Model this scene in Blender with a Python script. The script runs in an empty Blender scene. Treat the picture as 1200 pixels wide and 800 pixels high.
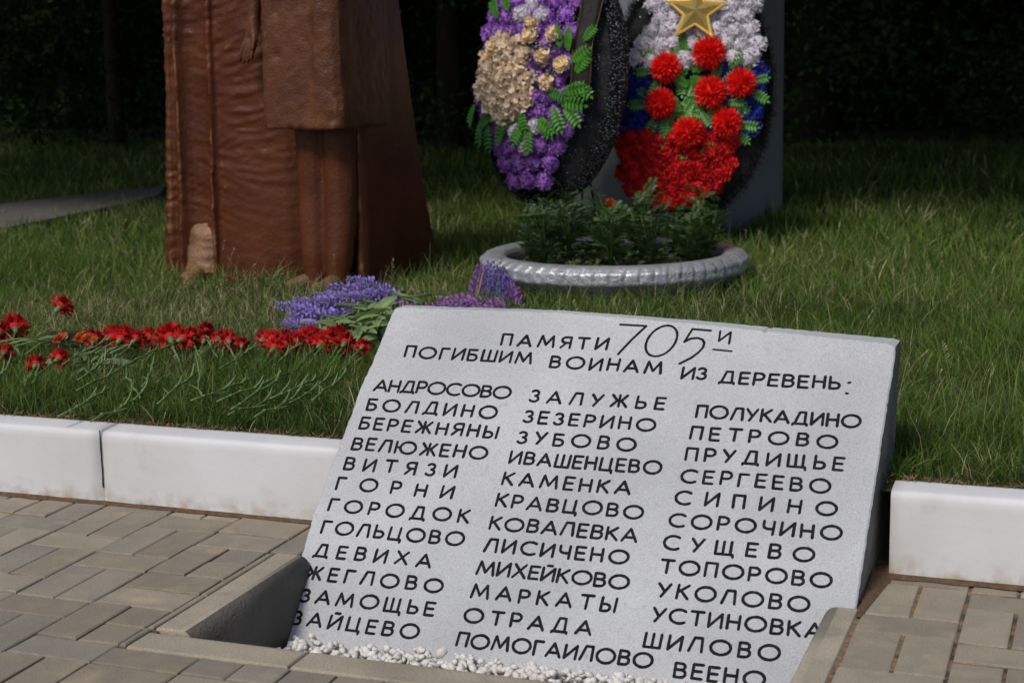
import bpy, bmesh, math, random
import numpy as np
from mathutils import Vector, Matrix, noise
from mathutils.geometry import delaunay_2d_cdt
R=math.radians
random.seed(7); rng=np.random.default_rng(7)
sc=bpy.context.scene; col=sc.collection
# ---------------------------------------------------------------- camera
cd=bpy.data.cameras.new('camera'); cam=bpy.data.objects.new('camera',cd); col.objects.link(cam)
cd.sensor_width=36; cd.lens=57.6; cd.clip_start=.05; cd.clip_end=500
cr=Vector((0.93914872,0.34302982,-0.01817197)); cu=Vector((-0.04552133,0.17671393,0.98320903)); cf=Vector((-0.34048125,0.92255229,-0.18157584))
m=Matrix((cr,cu,-cf)).transposed().to_4x4(); m.translation=Vector((0,0,1.1635)); cam.matrix_world=m
cd.dof.use_dof=True; cd.dof.focus_distance=4.1; cd.dof.aperture_fstop=6
sc.camera=cam
# ---------------------------------------------------------------- light
SUN_EL,SUN_AZ=R(50),R(197)          # azimuth clockwise from +Y: the light comes from the front left
w=bpy.data.worlds.new('World'); sc.world=w; w.use_nodes=True
nt=w.node_tree; bg=nt.nodes['Background']; sky=nt.nodes.new('ShaderNodeTexSky'); sky.sky_type='NISHITA'
sky.sun_disc=False; sky.sun_elevation=SUN_EL; sky.sun_rotation=SUN_AZ; sky.air_density=1; sky.dust_density=2
nt.links.new(sky.outputs[0],bg.inputs[0]); bg.inputs[1].default_value=.10
sl=bpy.data.lights.new('sun','SUN'); sl.energy=2.25; sl.angle=R(14); sl.color=(1,.955,.88)
so=bpy.data.objects.new('sun',sl); col.objects.link(so)
sd=Vector((math.sin(SUN_AZ)*math.cos(SUN_EL),math.cos(SUN_AZ)*math.cos(SUN_EL),math.sin(SUN_EL)))
so.rotation_euler=sd.to_track_quat('Z','Y').to_euler()
sc.view_settings.view_transform='Standard'; sc.view_settings.look='None'; sc.view_settings.exposure=0; sc.view_settings.gamma=1
# ---------------------------------------------------------------- materials
def lin(c): return tuple(((v/255)/12.92 if v/255<.04045 else (((v/255)+.055)/1.055)**2.4) for v in c)
def mat(name,c1,c2=None,scale=6,rough=.8,metal=0,bump=0,bscale=60,detail=6,var=0,attr=False,sheen=0,trans=0,stretch=None,c3=None,s3=2,spec=.5,thr=(.35,.65),thr3=(.55,.7),bdist=.01,grit=0,wear=None):
    m=bpy.data.materials.new(name); m.use_nodes=True; t=m.node_tree; N=t.nodes; L=t.links; b=N['Principled BSDF']
    b.inputs['Roughness'].default_value=rough; b.inputs['Metallic'].default_value=metal
    b.inputs['Specular IOR Level'].default_value=spec
    if sheen: b.inputs['Sheen Weight'].default_value=sheen
    tc=N.new('ShaderNodeTexCoord'); src=tc.outputs['Object']
    if stretch:
        mp=N.new('ShaderNodeMapping'); mp.inputs['Scale'].default_value=stretch; L.new(src,mp.inputs[0]); src=mp.outputs[0]
    oi=N.new('ShaderNodeObjectInfo')
    if var:
        ad=N.new('ShaderNodeVectorMath'); ad.operation='MULTIPLY_ADD'; L.new(oi.outputs['Random'],ad.inputs[0]); ad.inputs[1].default_value=(37,17,23); L.new(src,ad.inputs[2]); src=ad.outputs[0]
    def nz(s,d=detail):
        n=N.new('ShaderNodeTexNoise'); n.inputs['Scale'].default_value=s; n.inputs['Detail'].default_value=d; L.new(src,n.inputs['Vector']); return n
    def mix(fac,a,bb,bt='MIX'):
        x=N.new('ShaderNodeMix'); x.data_type='RGBA'; x.blend_type=bt
        if isinstance(fac,float): x.inputs[0].default_value=fac
        else: L.new(fac,x.inputs[0])
        for i,v in ((6,a),(7,bb)):
            if isinstance(v,tuple): x.inputs[i].default_value=(*v[:3],1)
            else: L.new(v,x.inputs[i])
        return x.outputs[2]
    def ramp(o,lo,hi):
        r=N.new('ShaderNodeMapRange'); r.inputs[1].default_value=lo; r.inputs[2].default_value=hi; L.new(o,r.inputs[0]); return r.outputs[0]
    if attr:
        at=N.new('ShaderNodeAttribute'); at.attribute_name='Col'; cc=at.outputs['Color']
    elif c2: cc=mix(ramp(nz(scale).outputs[0],*thr),c1,c2)
    else: cc=c1
    if c3: cc=mix(ramp(nz(s3,8).outputs[0],*thr3),cc,c3)
    if grit:
        gn=N.new('ShaderNodeTexNoise'); gn.inputs['Scale'].default_value=grit; gn.inputs['Detail'].default_value=5; gn.inputs['Roughness'].default_value=.75; L.new(tc.outputs['Object'],gn.inputs['Vector'])
        gr=N.new('ShaderNodeMapRange'); gr.inputs[1].default_value=.3; gr.inputs[2].default_value=.7; gr.inputs[3].default_value=.70; gr.inputs[4].default_value=1.26; L.new(gn.outputs[0],gr.inputs[0])
        gm=N.new('ShaderNodeVectorMath'); gm.operation='SCALE'; L.new(gr.outputs[0],gm.inputs['Scale'])
        if isinstance(cc,tuple): gm.inputs[0].default_value=cc[:3]
        else: L.new(cc,gm.inputs[0])
        cc=gm.outputs[0]
    if wear:
        ge=N.new('ShaderNodeNewGeometry'); f1=ramp(ge.outputs['Pointiness'],.515,.56); f2=ramp(nz(9,6).outputs[0],.45,.65); mm=N.new('ShaderNodeMath'); mm.operation='MULTIPLY'; L.new(f1,mm.inputs[0]); L.new(f2,mm.inputs[1]); cc=mix(mm.outputs[0],cc,wear)
    if var:
        h=N.new('ShaderNodeHueSaturation')
        if isinstance(cc,tuple): h.inputs['Color'].default_value=(*cc[:3],1)
        else: L.new(cc,h.inputs['Color'])
        r=N.new('ShaderNodeMapRange'); r.inputs[3].default_value=1-var; r.inputs[4].default_value=1+var; L.new(oi.outputs['Random'],r.inputs[0]); L.new(r.outputs[0],h.inputs['Value']); cc=h.outputs[0]
    if isinstance(cc,tuple): b.inputs['Base Color'].default_value=(*cc[:3],1)
    else: L.new(cc,b.inputs['Base Color'])
    if bump:
        bn=N.new('ShaderNodeBump'); bn.inputs['Strength'].default_value=bump; bn.inputs['Distance'].default_value=bdist
        L.new(nz(bscale,8).outputs[0],bn.inputs['Height']); L.new(bn.outputs[0],b.inputs['Normal'])
    if trans:
        tr=N.new('ShaderNodeBsdfTranslucent'); ms=N.new('ShaderNodeMixShader'); ms.inputs[0].default_value=trans
        if isinstance(cc,tuple): tr.inputs[0].default_value=(*cc[:3],1)
        else: L.new(cc,tr.inputs[0])
        L.new(b.outputs[0],ms.inputs[1]); L.new(tr.outputs[0],ms.inputs[2]); L.new(ms.outputs[0],N['Material Output'].inputs[0])
    return m
M={}
M['slab']=mat('grey_painted_concrete',(.50,.505,.52),(.40,.405,.42),3,grit=330,rough=.85,bump=.55,bscale=220,c3=(.34,.34,.35),s3=70,thr3=(.58,.85),bdist=.004,detail=10)
M['ink']=mat('black_letter_paint',(.008,.008,.009),(.02,.02,.022),90,.9,bump=.2,bscale=300,bdist=.002,spec=.15)
M['kerb']=mat('white_kerb_paint',(.65,.65,.66),(.585,.58,.58),4,.7,bump=.35,bscale=45,c3=(.5,.47,.43),s3=9,thr3=(.64,.85),bdist=.0025,spec=.3)
M['paver']=mat('concrete_paver',(.288,.243,.182),(.218,.186,.142),9,.9,grit=260,bump=.6,bscale=260,var=.17,c3=(.40,.32,.22),s3=9,thr3=(.54,.8),bdist=.003,detail=10)
M['paver2']=mat('grey_concrete_paver',(.265,.231,.182),(.20,.177,.142),7,.9,grit=260,bump=.6,bscale=260,var=.1,c3=(.34,.275,.20),s3=14,thr3=(.55,.85),bdist=.003,detail=10)
M['border']=mat('border_stone_concrete',(.39,.33,.25),(.29,.25,.19),6,.9,grit=220,bump=.7,bscale=180,var=.08,c3=(.15,.135,.12),s3=7,thr3=(.6,.85),bdist=.003,detail=10)
M['dark_inner']=mat('dark_pit_wall_concrete',(.105,.09,.075),(.07,.062,.053),7,.8,bump=.6,bscale=120,c3=(.15,.13,.105),s3=5,thr3=(.6,.85))  # border stones' inner faces towards the pit, darker than their tops
M['sand']=mat('sandy_joint_soil',(.20,.125,.065),(.10,.065,.04),30,1,bump=1,bscale=250,c3=(.07,.05,.035),s3=14)
M['sandy']=mat('red_brown_dirt',(.17,.095,.05),(.10,.06,.035),60,1,bump=1,bscale=250)
M['soil']=mat('lawn_soil',(.045,.04,.022),(.09,.075,.04),15,1,bump=1,bscale=60)
M['psoil']=mat('planter_soil',(.035,.027,.02),(.02,.016,.012),30,1,bump=1,bscale=80)
M['grass']=mat('grass_blades',(.08,.12,.03),attr=True,rough=.55,trans=.3,spec=.3)
M['pebble']=mat('white_marble_chip',(.74,.72,.69),(.62,.58,.53),30,.6,bump=.4,bscale=90,c3=(.55,.36,.2),s3=9,thr3=(.68,.74))
M['robe']=mat('brown_bronze_paint',(.102,.028,.009),(.066,.017,.006),5,.46,bump=.35,spec=.25,wear=(.26,.12,.05),bscale=90,c3=(.14,.06,.02),s3=3.2,thr3=(.66,.95),bdist=.006,detail=9)
M['coat']=mat('bronze_coat_paint',(.115,.040,.016),(.075,.024,.010),8,.44,bump=.6,spec=.3,wear=(.28,.14,.06),bscale=120,c3=(.21,.095,.038),s3=6,thr3=(.62,.95),bdist=.006,detail=9)
M['gold_skin']=mat('worn_gold_foot_paint',(.25,.13,.06),(.13,.055,.022),12,.5,bump=.5,bscale=110)
M['dull_skin']=mat('olive_gold_foot_paint',(.16,.095,.045),(.10,.055,.027),14,.6,bump=.6,bscale=110)
M['stele']=mat('dark_grey_stele_paint',(.21,.225,.245),(.18,.19,.205),3,.55,bump=.15,bscale=40)
M['silver']=mat('silver_planter_paint',(.50,.51,.53),(.36,.37,.39),14,.36,metal=.45,bump=.8,bscale=110,c3=(.13,.13,.14),s3=22,thr3=(.6,.8),bdist=.005)
M['path']=mat('path_concrete',(.135,.125,.115),(.095,.088,.08),6,.9,bump=.5,bscale=80)
def low_dirt(m,colr,z0,z1):
    t=m.node_tree;N=t.nodes;L=t.links;b=N['Principled BSDF'];src=b.inputs['Base Color'].links[0].from_socket
    g=N.new('ShaderNodeNewGeometry');sp=N.new('ShaderNodeSeparateXYZ');L.new(g.outputs['Position'],sp.inputs[0])
    r=N.new('ShaderNodeMapRange');r.inputs[1].default_value=z1;r.inputs[2].default_value=z0;L.new(sp.outputs[2],r.inputs[0])
    n=N.new('ShaderNodeTexNoise');n.inputs['Scale'].default_value=28;n.inputs['Detail'].default_value=8;L.new(g.outputs['Position'],n.inputs['Vector'])
    r2=N.new('ShaderNodeMapRange');r2.inputs[1].default_value=.42;r2.inputs[2].default_value=.68;L.new(n.outputs[0],r2.inputs[0])
    mu=N.new('ShaderNodeMath');mu.operation='MULTIPLY';L.new(r.outputs[0],mu.inputs[0]);L.new(r2.outputs[0],mu.inputs[1])
    x=N.new('ShaderNodeMix');x.data_type='RGBA';L.new(mu.outputs[0],x.inputs[0]);L.new(src,x.inputs[6]);x.inputs[7].default_value=(*colr,1);L.new(x.outputs[2],b.inputs['Base Color'])
low_dirt(M['kerb'],(.42,.33,.24),0,.06); low_dirt(M['kerb'],(.42,.38,.33),.25,.190)
M['black']=mat('black_tinsel',(.008,.008,.009),rough=.35)
M['glint']=mat('silver_speckle',(.5,.5,.55),rough=.3,metal=.6)
M['foam']=mat('black_wreath_backing',(.007,.007,.008),(.012,.012,.012),40,.8,bump=.8,bscale=120)
M['ribbon']=mat('black_satin_ribbon',(.012,.010,.009),(.018,.015,.013),40,.55,bump=.3,bscale=30,spec=.15)
M['gold']=mat('gold_star_plastic',(.95,.72,.26),(.9,.64,.2),20,.24,metal=.75,bump=.1,bscale=30)
M['goldline']=mat('ribbon_gold_thread',(.25,.17,.07),rough=.5,metal=.5)
M['fwhite']=mat('white_fabric_petals',(.86,.82,.88),(.80,.75,.83),20,.9,var=.06,trans=.3)
M['fblue']=mat('blue_fabric_petals',(.018,.035,.38),(.010,.02,.24),20,.8,var=.2,trans=.15)
M['fred']=mat('red_fabric_petals',(.80,.012,.014),(.60,.008,.010),20,.8,var=.1,trans=.15)
M['fdahl']=mat('scarlet_pompon_petals',(.92,.022,.012),(.8,.014,.010),20,.6,var=.06,trans=.3)
M['fpurp']=mat('violet_fabric_petals',(.46,.20,.66),(.34,.13,.54),20,.85,var=.15,trans=.2)
M['fbeige']=mat('dusty_beige_petals',(.95,.82,.66),(.84,.67,.50),60,.8,var=.12,trans=.2)
M['fcore']=mat('brown_bloom_centre',(.10,.05,.04),rough=.8)
M['fcream']=mat('cream_rose_petals',(.92,.76,.50),(.88,.68,.42),30,.75,var=.08,trans=.2)
M['fbud']=mat('dark_violet_buds',(.06,.028,.11),(.09,.04,.16),30,.7,var=.2)
M['plastic_leaf']=mat('green_plastic_leaf',(.045,.20,.018),(.085,.30,.03),25,.45,var=.2,trans=.15)
M['carn']=mat('red_carnation_petals',(.62,.009,.009),(.38,.004,.005),60,.7,var=.3,trans=.25)
M['cstem']=mat('carnation_stem_green',(.10,.17,.05),(.15,.23,.085),25,.55,var=.15,trans=.1)
M['orange']=mat('orange_marigold_petals',(.62,.15,.015),(.42,.04,.01),30,.7,trans=.25)
M['rmari']=mat('red_orange_marigold_petals',(.50,.06,.012),(.34,.02,.01),30,.7,trans=.25)
M['wilt']=mat('wilted_leaf',(.15,.20,.10),(.20,.25,.14),20,.7,var=.15,trans=.2)
M['mleaf']=mat('marigold_leaf_green',(.028,.070,.012),(.055,.11,.02),18,.55,var=.25,trans=.25)
M['lupb']=mat('blue_violet_lupin_florets',(.19,.11,.46),(.32,.24,.62),70,.7,var=.2,trans=.25)
M['lupp']=mat('purple_lupin_florets',(.27,.09,.36),(.42,.20,.52),70,.7,var=.2,trans=.25)
M['lleaf']=mat('pale_bouquet_leaf',(.17,.26,.08),(.27,.36,.15),25,.6,var=.15,trans=.25)
M['tan']=mat('tan_stalk',(.42,.20,.09),rough=.7)
M['bark']=mat('dark_tree_bark',(.035,.025,.018),(.02,.015,.012),12,.95,bump=1,bscale=25,stretch=(1,1,.2))
M['leafd']=mat('woodland_leaf',(.016,.032,.009),(.026,.046,.012),2,.8,trans=.15,var=.1,spec=.1)
M['under']=mat('undergrowth_leaf',(.02,.05,.022),attr=True,rough=.8,trans=.15,spec=.1)
M['wire']=mat('dark_wire',(.02,.02,.02),rough=.5)
# ---------------------------------------------------------------- helpers
def tag(o,label=None,cat=None,group=None,kind=None):
    if label: o['label']=label
    if cat: o['category']=cat
    if group: o['group']=group
    if kind: o['kind']=kind
    return o
def empty(name,loc=(0,0,0),rot=(0,0,0)):
    o=bpy.data.objects.new(name,None); o.empty_display_size=.05; o.location=loc; o.rotation_euler=rot; col.objects.link(o); return o
def mk(name,me,parent=None,loc=None,rot=None,scale=None):
    o=bpy.data.objects.new(name,me); col.objects.link(o)
    if parent: o.parent=parent
    if loc is not None: o.location=loc
    if rot is not None: o.rotation_euler=rot
    if scale is not None: o.scale=(scale,)*3 if isinstance(scale,(int,float)) else scale
    return o
class MB:
    def __init__(s): s.v=[]; s.f=[]; s.mi=[]; s.cur=0
    def add(s,vs,fs):
        n=len(s.v); s.v+= [tuple(p) for p in vs]; s.f+=[tuple(i+n for i in f) for f in fs]; s.mi+=[s.cur]*len(fs)
    def box(s,x0,x1,y0,y1,z0,z1,ch=0,jit=0):
        j=lambda:random.uniform(-jit,jit)
        if ch<=0:
            vs=[(x,y,z) for z in (z0,z1) for x,y in ((x0,y0),(x1,y0),(x1,y1),(x0,y1))]
            s.add(vs,[(0,3,2,1),(4,5,6,7),(0,1,5,4),(1,2,6,5),(2,3,7,6),(3,0,4,7)]); return
        vs=[]
        for z,c in ((z0,0),(z1-ch,0),(z1-ch*.3,ch*.45),(z1,ch*1.3)):
            for x,y in ((x0+c,y0+c),(x1-c,y0+c),(x1-c,y1-c),(x0+c,y1-c)): vs.append((x+j(),y+j(),z))
        fs=[(12,13,14,15)]
        for k in range(3):
            for i in range(4): fs.append((k*4+i,k*4+(i+1)%4,k*4+4+(i+1)%4,k*4+4+i))
        s.add(vs,fs)
    def tube(s,pts,rads,n=6,cap=True):
        pts=[Vector(p) for p in pts]; vs=[]; prev=None
        for i,p in enumerate(pts):
            d=(pts[min(i+1,len(pts)-1)]-pts[max(i-1,0)]).normalized()
            if prev is None: a=d.orthogonal().normalized()
            else: a=(prev-d*prev.dot(d)).normalized()
            prev=a; b=d.cross(a); r=rads[i] if hasattr(rads,'__len__') else rads
            for k in range(n): t=2*math.pi*k/n; vs.append(p+(a*math.cos(t)+b*math.sin(t))*r)
        fs=[(i*n+k,i*n+(k+1)%n,(i+1)*n+(k+1)%n,(i+1)*n+k) for i in range(len(pts)-1) for k in range(n)]
        if cap: fs+=[tuple(range(n-1,-1,-1)),tuple((len(pts)-1)*n+k for k in range(n))]
        s.add(vs,fs)
    def grid(s,fn,nu,nv):
        vs=[fn(i/(nu-1),j/(nv-1)) for j in range(nv) for i in range(nu)]
        s.add(vs,[(j*nu+i,j*nu+i+1,(j+1)*nu+i+1,(j+1)*nu+i) for j in range(nv-1) for i in range(nu-1)])
    def mesh(s,name,mats,smooth=True):
        me=bpy.data.meshes.new(name); me.from_pydata(s.v,[],s.f)
        for m in (mats if isinstance(mats,(list,tuple)) else [mats]): me.materials.append(M[m] if isinstance(m,str) else m)
        if len(me.materials)>1: me.polygons.foreach_set('material_index',s.mi)
        me.polygons.foreach_set('use_smooth',[smooth]*len(me.polygons)); me.update(); return me
def ellipsoid(mb,c,r,n=8,k=5,rotm=None):
    vs=[];c=Vector(c)
    for j in range(k+1):
        ph=math.pi*j/k
        for i in range(n):
            t=2*math.pi*i/n; p=Vector((r[0]*math.sin(ph)*math.cos(t),r[1]*math.sin(ph)*math.sin(t),r[2]*math.cos(ph)))
            if rotm: p=rotm@p
            vs.append(c+p)
    mb.add(vs,[(j*n+i,(j+1)*n+i,(j+1)*n+(i+1)%n,j*n+(i+1)%n) for j in range(k) for i in range(n)])
def np_mesh(name,V,F,matname,colr=None,smooth=False):
    """V (n,3), F list of (k,m) arrays"""
    me=bpy.data.meshes.new(name); V=np.asarray(V,dtype=np.float32)
    tot=sum(f.shape[0] for f in F); loops=np.concatenate([f.ravel() for f in F]).astype(np.int32)
    sizes=np.concatenate([np.full(f.shape[0],f.shape[1]) for f in F]); starts=np.concatenate([[0],np.cumsum(sizes)[:-1]]).astype(np.int32)
    me.vertices.add(len(V)); me.vertices.foreach_set('co',V.ravel())
    me.loops.add(len(loops)); me.loops.foreach_set('vertex_index',loops)
    me.polygons.add(tot); me.polygons.foreach_set('loop_start',starts)
    me.update(calc_edges=True)
    if colr is not None:
        a=me.color_attributes.new('Col','FLOAT_COLOR','POINT'); c=np.ones((len(V),4),dtype=np.float32); c[:,:3]=colr; a.data.foreach_set('color',c.ravel())
    me.polygons.foreach_set('use_smooth',[smooth]*tot)
    me.materials.append(M[matname]); me.validate(); return me
def lump(x,y,z=0,s=1.0): return noise.noise(Vector((x*s,y*s,z*s)))
# ================================================================ SETTING
# plaza base with the pit left open, lawn ground beyond the kerb
PX0,PX1,PY0=-1.70,-.525,2.72
KY=3.475
mb=MB()
def sheet(mb,x0,x1,y0,y1,z): mb.add([(x0,y0,z),(x1,y0,z),(x1,y1,z),(x0,y1,z)],[(0,1,2,3)])
for q_,a in ((0,(-60,-1.78,-40,3.60)),(1,(-.46,60,-40,3.60)),(0,(-1.78,-.46,-40,2.63))): mb.cur=q_; sheet(mb,*a,-.0065 if q_==0 else -.0042)
M['sand2']=mat('pale_sand_in_joints',(.36,.23,.12),(.22,.135,.07),40,1,bump=1,bscale=250,c3=(.08,.06,.04),s3=18,thr3=(.5,.62))
o=mk('pavement',mb.mesh('pavement',['sand','sand2'],False)); tag(o,kind='structure'); pavement=o
mb=MB(); sheet(mb,-1.80,-.44,2.60,3.62,-.19)
o=mk('pit_floor',mb.mesh('pit_floor','sand',False)); tag(o,kind='structure')
mb=MB()
def gz(x,y):
    return .172+.012*lump(x,y,0,1.3)+max(0,y-9)*.004
xs=np.concatenate([np.linspace(-80,-12,12),np.linspace(-11,4,90),np.linspace(5,80,12)]); ys=np.concatenate([[3.545],np.linspace(3.6,16,90),np.linspace(17,140,14)])
vs=[(x,y,gz(x,y) if y>3.6 else .172) for y in ys for x in xs]; nx=len(xs)
mb.add(vs,[(j*nx+i,j*nx+i+1,(j+1)*nx+i+1,(j+1)*nx+i) for j in range(len(ys)-1) for i in range(nx-1)])
o=mk('lawn_ground',mb.mesh('lawn_ground','soil')); tag(o,kind='structure')
# dirt lines along the kerb and beside the slab
mb=MB()
for x0,x1 in ((-5,-1.72),(-.44,1.5)):
    n=int((x1-x0)/.02); 
    for i in range(n):
        xa=x0+i*(x1-x0)/n; xb=xa+(x1-x0)/n; wa=.012+.014*abs(lump(xa*9,3)); wb=.012+.014*abs(lump(xb*9,3))
        mb.add([(xa,KY+.02,.004),(xb,KY+.02,.004),(xb,KY+.02,.012),(xa,KY+.02,.012)],[(0,1,2,3)])
        mb.add([(xa,KY-wa,.0015),(xb,KY-wb,.0015),(xb,KY+.004,.010),(xa,KY+.004,.010)],[(0,1,2,3)])
o=mk('dirt_line',mb.mesh('dirt_line','sandy'),pavement); tag(o,kind='stuff')
mb=MB()
def dirtz(u,v):
    x=-.455+.10*u*(1-.55*v)+.0; y=3.20+.28*v+.0
    x=-.452+(.010+.034*v)*u; return (x,y,.0012+.02*max(0,v-.4)*(1-u)*v+.003*abs(lump(x*40,y*40))*(1-u))
mb.grid(dirtz,8,14)
o=mk('dirt_wedge',mb.mesh('dirt_wedge','sandy'),pavement); tag(o,kind='stuff')
# brown litter strip on top of the kerb's rear edge
mb=MB()
for k in range(2600):
    x=random.uniform(-4.6,1.2)
    if -1.72<x<-.44: continue
    y=KY+.075+abs(random.gauss(0,.035)); a=random.uniform(0,3.14); l=random.uniform(.01,.035); dx,dy=math.cos(a)*l/2,math.sin(a)*l/2; wd=.0014; z=(.197 if y<KY+.088 else .182)+random.uniform(.001,.010)
    mb.add([(x-dx-wd*dy/l*2,y-dy+wd*dx/l*2,z),(x-dx+wd*dy/l*2,y-dy-wd*dx/l*2,z),(x+dx,y+dy,z+random.uniform(-.001,.008))],[(0,1,2)])
M['litter']=mat('dry_needle_litter',(.16,.075,.035),(.30,.19,.10),50,.9)
o=mk('needle_litter',mb.mesh('needle_litter','litter')); tag(o,kind='stuff',label='brown dry needles and dirt between lawn and white kerb',cat='litter')
# pavers -------------------------------------------------
pav_cache={}
def paver_mesh(w_,d_,k=0,g0=.0019):
    key=(round(w_,3),round(d_,3),k,g0)
    if key not in pav_cache:
        mb=MB(); g=g0; mb.box(-w_/2+g,w_/2-g,-d_/2+g,d_/2-g,-.06,0,ch=.0032,jit=.0009); pav_cache[key]=mb.mesh('paver','paver' if k%3 else 'paver2',False)
    return pav_cache[key]
pavers=[]
def paver(x0,x1,y0,y1):
    if y1-y0<.012 or x1-x0<.012: return
    pavers.append((x0,x1,y0,y1))
blocks=[(-1.812,-.443,2.612,3.6)]
def column(x0,x1,phase,ylo,yhi,clipx0=None,clipx1=None,cut=lambda a:[a]):
    P=.3055; k=math.floor((ylo-phase)/P)-1
    while True:
        t0=phase+k*P
        if t0>yhi: break
        for (a,b,c,d) in ((x0,x1,t0,t0+.1015),(x0,(x0+x1)/2,t0+.1015,t0+P),((x0+x1)/2,x1,t0+.1015,t0+P)):
            c2,d2=max(c,ylo),min(d,yhi)
            if d2-c2>.015: paver(a,b,c2,d2)
        k+=1
YL=1.75
W_=.196
for i in range(0,9):                       # left of the pit
    x1=-2.008-W_*i; column(x1-W_,x1,2.720+.105*(i),YL,3.470)
# column touching the border: cut pieces exactly as laid
xa,xb=-2.008,-1.812; xm=-1.91
for a in ((xa,xb,3.345,3.470),(xa,xb,3.238,3.345),(xa,xm,3.035,3.238),(xm,xb,3.137,3.238),(xm,xb,3.035,3.137),(xa,xb,2.935,3.035),(xa,xb,2.826,2.935),(xa,xm,2.622,2.826),(xm,xb,2.718,2.826),(xm,xb,2.622,2.718),(xa,xb,2.525,2.622)): paver(*a)
column(xa,xb,2.22,YL,2.525)
paver(-1.809,-1.735,3.243,3.470)
for a in ((2.62,2.72),(2.722,2.93),(2.932,3.236)): paver(-1.811,-1.7925,*a)
for i in range(7):                         # in front of the pit
    x0=-1.812+W_*i
    if i==0: paver(x0,x0+W_,2.523,2.610)
    column(x0,x0+W_,[2.42,2.12,2.325,2.22,2.42,2.12,2.325][i]-.3055,YL,2.523 if i==0 else 2.610)
for i in range(5):                         # right of the pit
    x0=-.4465+.2*i; column(x0,x0+.2,3.132-.114*i,YL if i else YL,3.470)
rows=sorted(pavers,key=lambda a:abs((a[0]+a[1])/2+1.3)*.6+abs(a[2]-2.7))
for n,(x0,x1,y0,y1) in enumerate(rows[:300]):
    o=mk('paver',paver_mesh(x1-x0,y1-y0,random.randrange(5),.0034 if x0>-.46 else .0021),pavement,((x0+x1)/2,(y0+y1)/2,random.uniform(-.0022,.0012)),(random.gauss(0,.006),random.gauss(0,.006),random.gauss(0,.004)))
mb=MB()
for x0,x1,y0,y1 in rows[300:]: mb.box(x0+.0022,x1-.0022,y0+.0022,y1-.0022,-.06,random.uniform(-.001,.001),ch=.0045)
if rows[300:]:
    o=mk('paver_rest',mb.mesh('paver_rest','paver',False),pavement); tag(o,kind='stuff')
print('pavers',len(pavers))
# pit border stones
def border(x0,x1,y0,y1,inner):
    mb=MB(); pts=[]
    def ring(z,c,ci):
        a0=x0+(ci if inner=='x0' else c); a1=x1-(ci if inner=='x1' else c); b0=y0+c; b1=y1-(ci if inner=='y1' else c*.3)
        return [(a0,b0,z),(a1,b0,z),(a1,b1,z),(a0,b1,z)]
    vs=[]
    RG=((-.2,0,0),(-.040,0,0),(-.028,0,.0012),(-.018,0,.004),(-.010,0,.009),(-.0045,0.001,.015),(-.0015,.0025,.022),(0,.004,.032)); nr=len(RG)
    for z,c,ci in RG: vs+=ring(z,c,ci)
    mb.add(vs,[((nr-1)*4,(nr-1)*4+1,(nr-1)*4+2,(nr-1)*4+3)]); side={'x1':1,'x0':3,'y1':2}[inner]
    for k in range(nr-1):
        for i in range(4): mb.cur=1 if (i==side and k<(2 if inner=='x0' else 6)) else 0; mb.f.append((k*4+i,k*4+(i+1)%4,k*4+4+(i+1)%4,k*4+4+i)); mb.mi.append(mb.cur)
    me=mb.mesh('border_stone',['border','dark_inner'],False); me.polygons.foreach_set('use_smooth',[False]+[(j%4)==side for j in range((nr-1)*4)]); return mk('border_stone',me,pavement)
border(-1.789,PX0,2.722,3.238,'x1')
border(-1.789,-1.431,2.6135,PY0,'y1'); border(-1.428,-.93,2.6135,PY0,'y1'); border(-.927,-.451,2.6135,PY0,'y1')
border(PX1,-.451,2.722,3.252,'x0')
# kerb --------------------------------------------------
kerb=empty('kerb',(0,0,0)); tag(kerb,kind='structure')
def kerb_stone(x0,x1):
    mb=MB(); n=max(2,int((x1-x0)/.04)); prof=[(0,-.05),(0,.165),(.0003,.178),(.003,.186),(.008,.191),(.014,.1925),(.024,.1935),(.070,.197),(.082,.1965),(.085,.19),(.086,.1)]
    vs=[]
    for i in range(n+1):
        x=x0+(x1-x0)*i/n; e=.0012 if i in (0,n) else 0
        for y,z in prof: vs.append((x,KY+y+e+.0012*lump(x*14,z*14),z-(e if z>.15 else 0)+.0010*lump(x*14,z*9,5)))
    k=len(prof); fs=[(i*k+j,(i+1)*k+j,(i+1)*k+j+1,i*k+j+1) for i in range(n) for j in range(k-1)]
    fs+=[tuple(range(k)),tuple(n*k+j for j in range(k-1,-1,-1))]
    mb.add(vs,fs); return mk('kerb_stone',mb.mesh('kerb_stone','kerb'),kerb)
for a in ((-4.412,-3.4147),(-3.4127,-2.4147),(-2.4127,-1.722),(-.420,.5789),(.581,1.58)): kerb_stone(*a)
mb=MB()      # dark crack of the joint, uneven black line
for z in np.arange(.045,.19,.006):
    wv=.0016+.0012*abs(lump(z*90,2)); xx=-2.4135+.0012*lump(z*30,1)
    mb.add([(xx-wv,KY-.0015,z),(xx+wv,KY-.0015,z),(xx+wv,KY-.0015,z+.007),(xx-wv,KY-.0015,z+.007)],[(0,1,2,3)])
o=mk('joint_filler',mb.mesh('joint_filler','ink',False),kerb)
# old path on the left
path=[(-7.6,2.2),(-6.362,8.277),(-6.129,9.364),(-5.98,9.55),(-5.70,9.0),(-5.60,8.5),(-5.50,7.2),(-6.1,2.2)]
mb=MB(); vs=[(x,y,gz(x,y)+.055) for x,y in path]+[(x,y,.1) for x,y in path]; n=len(path)
mb.add(vs,[tuple(range(n-1,-1,-1))]+[(i,(i+1)%n,n+(i+1)%n,n+i) for i in range(n)])
o=mk('path',mb.mesh('path','path',False)); tag(o,kind='structure')
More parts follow.
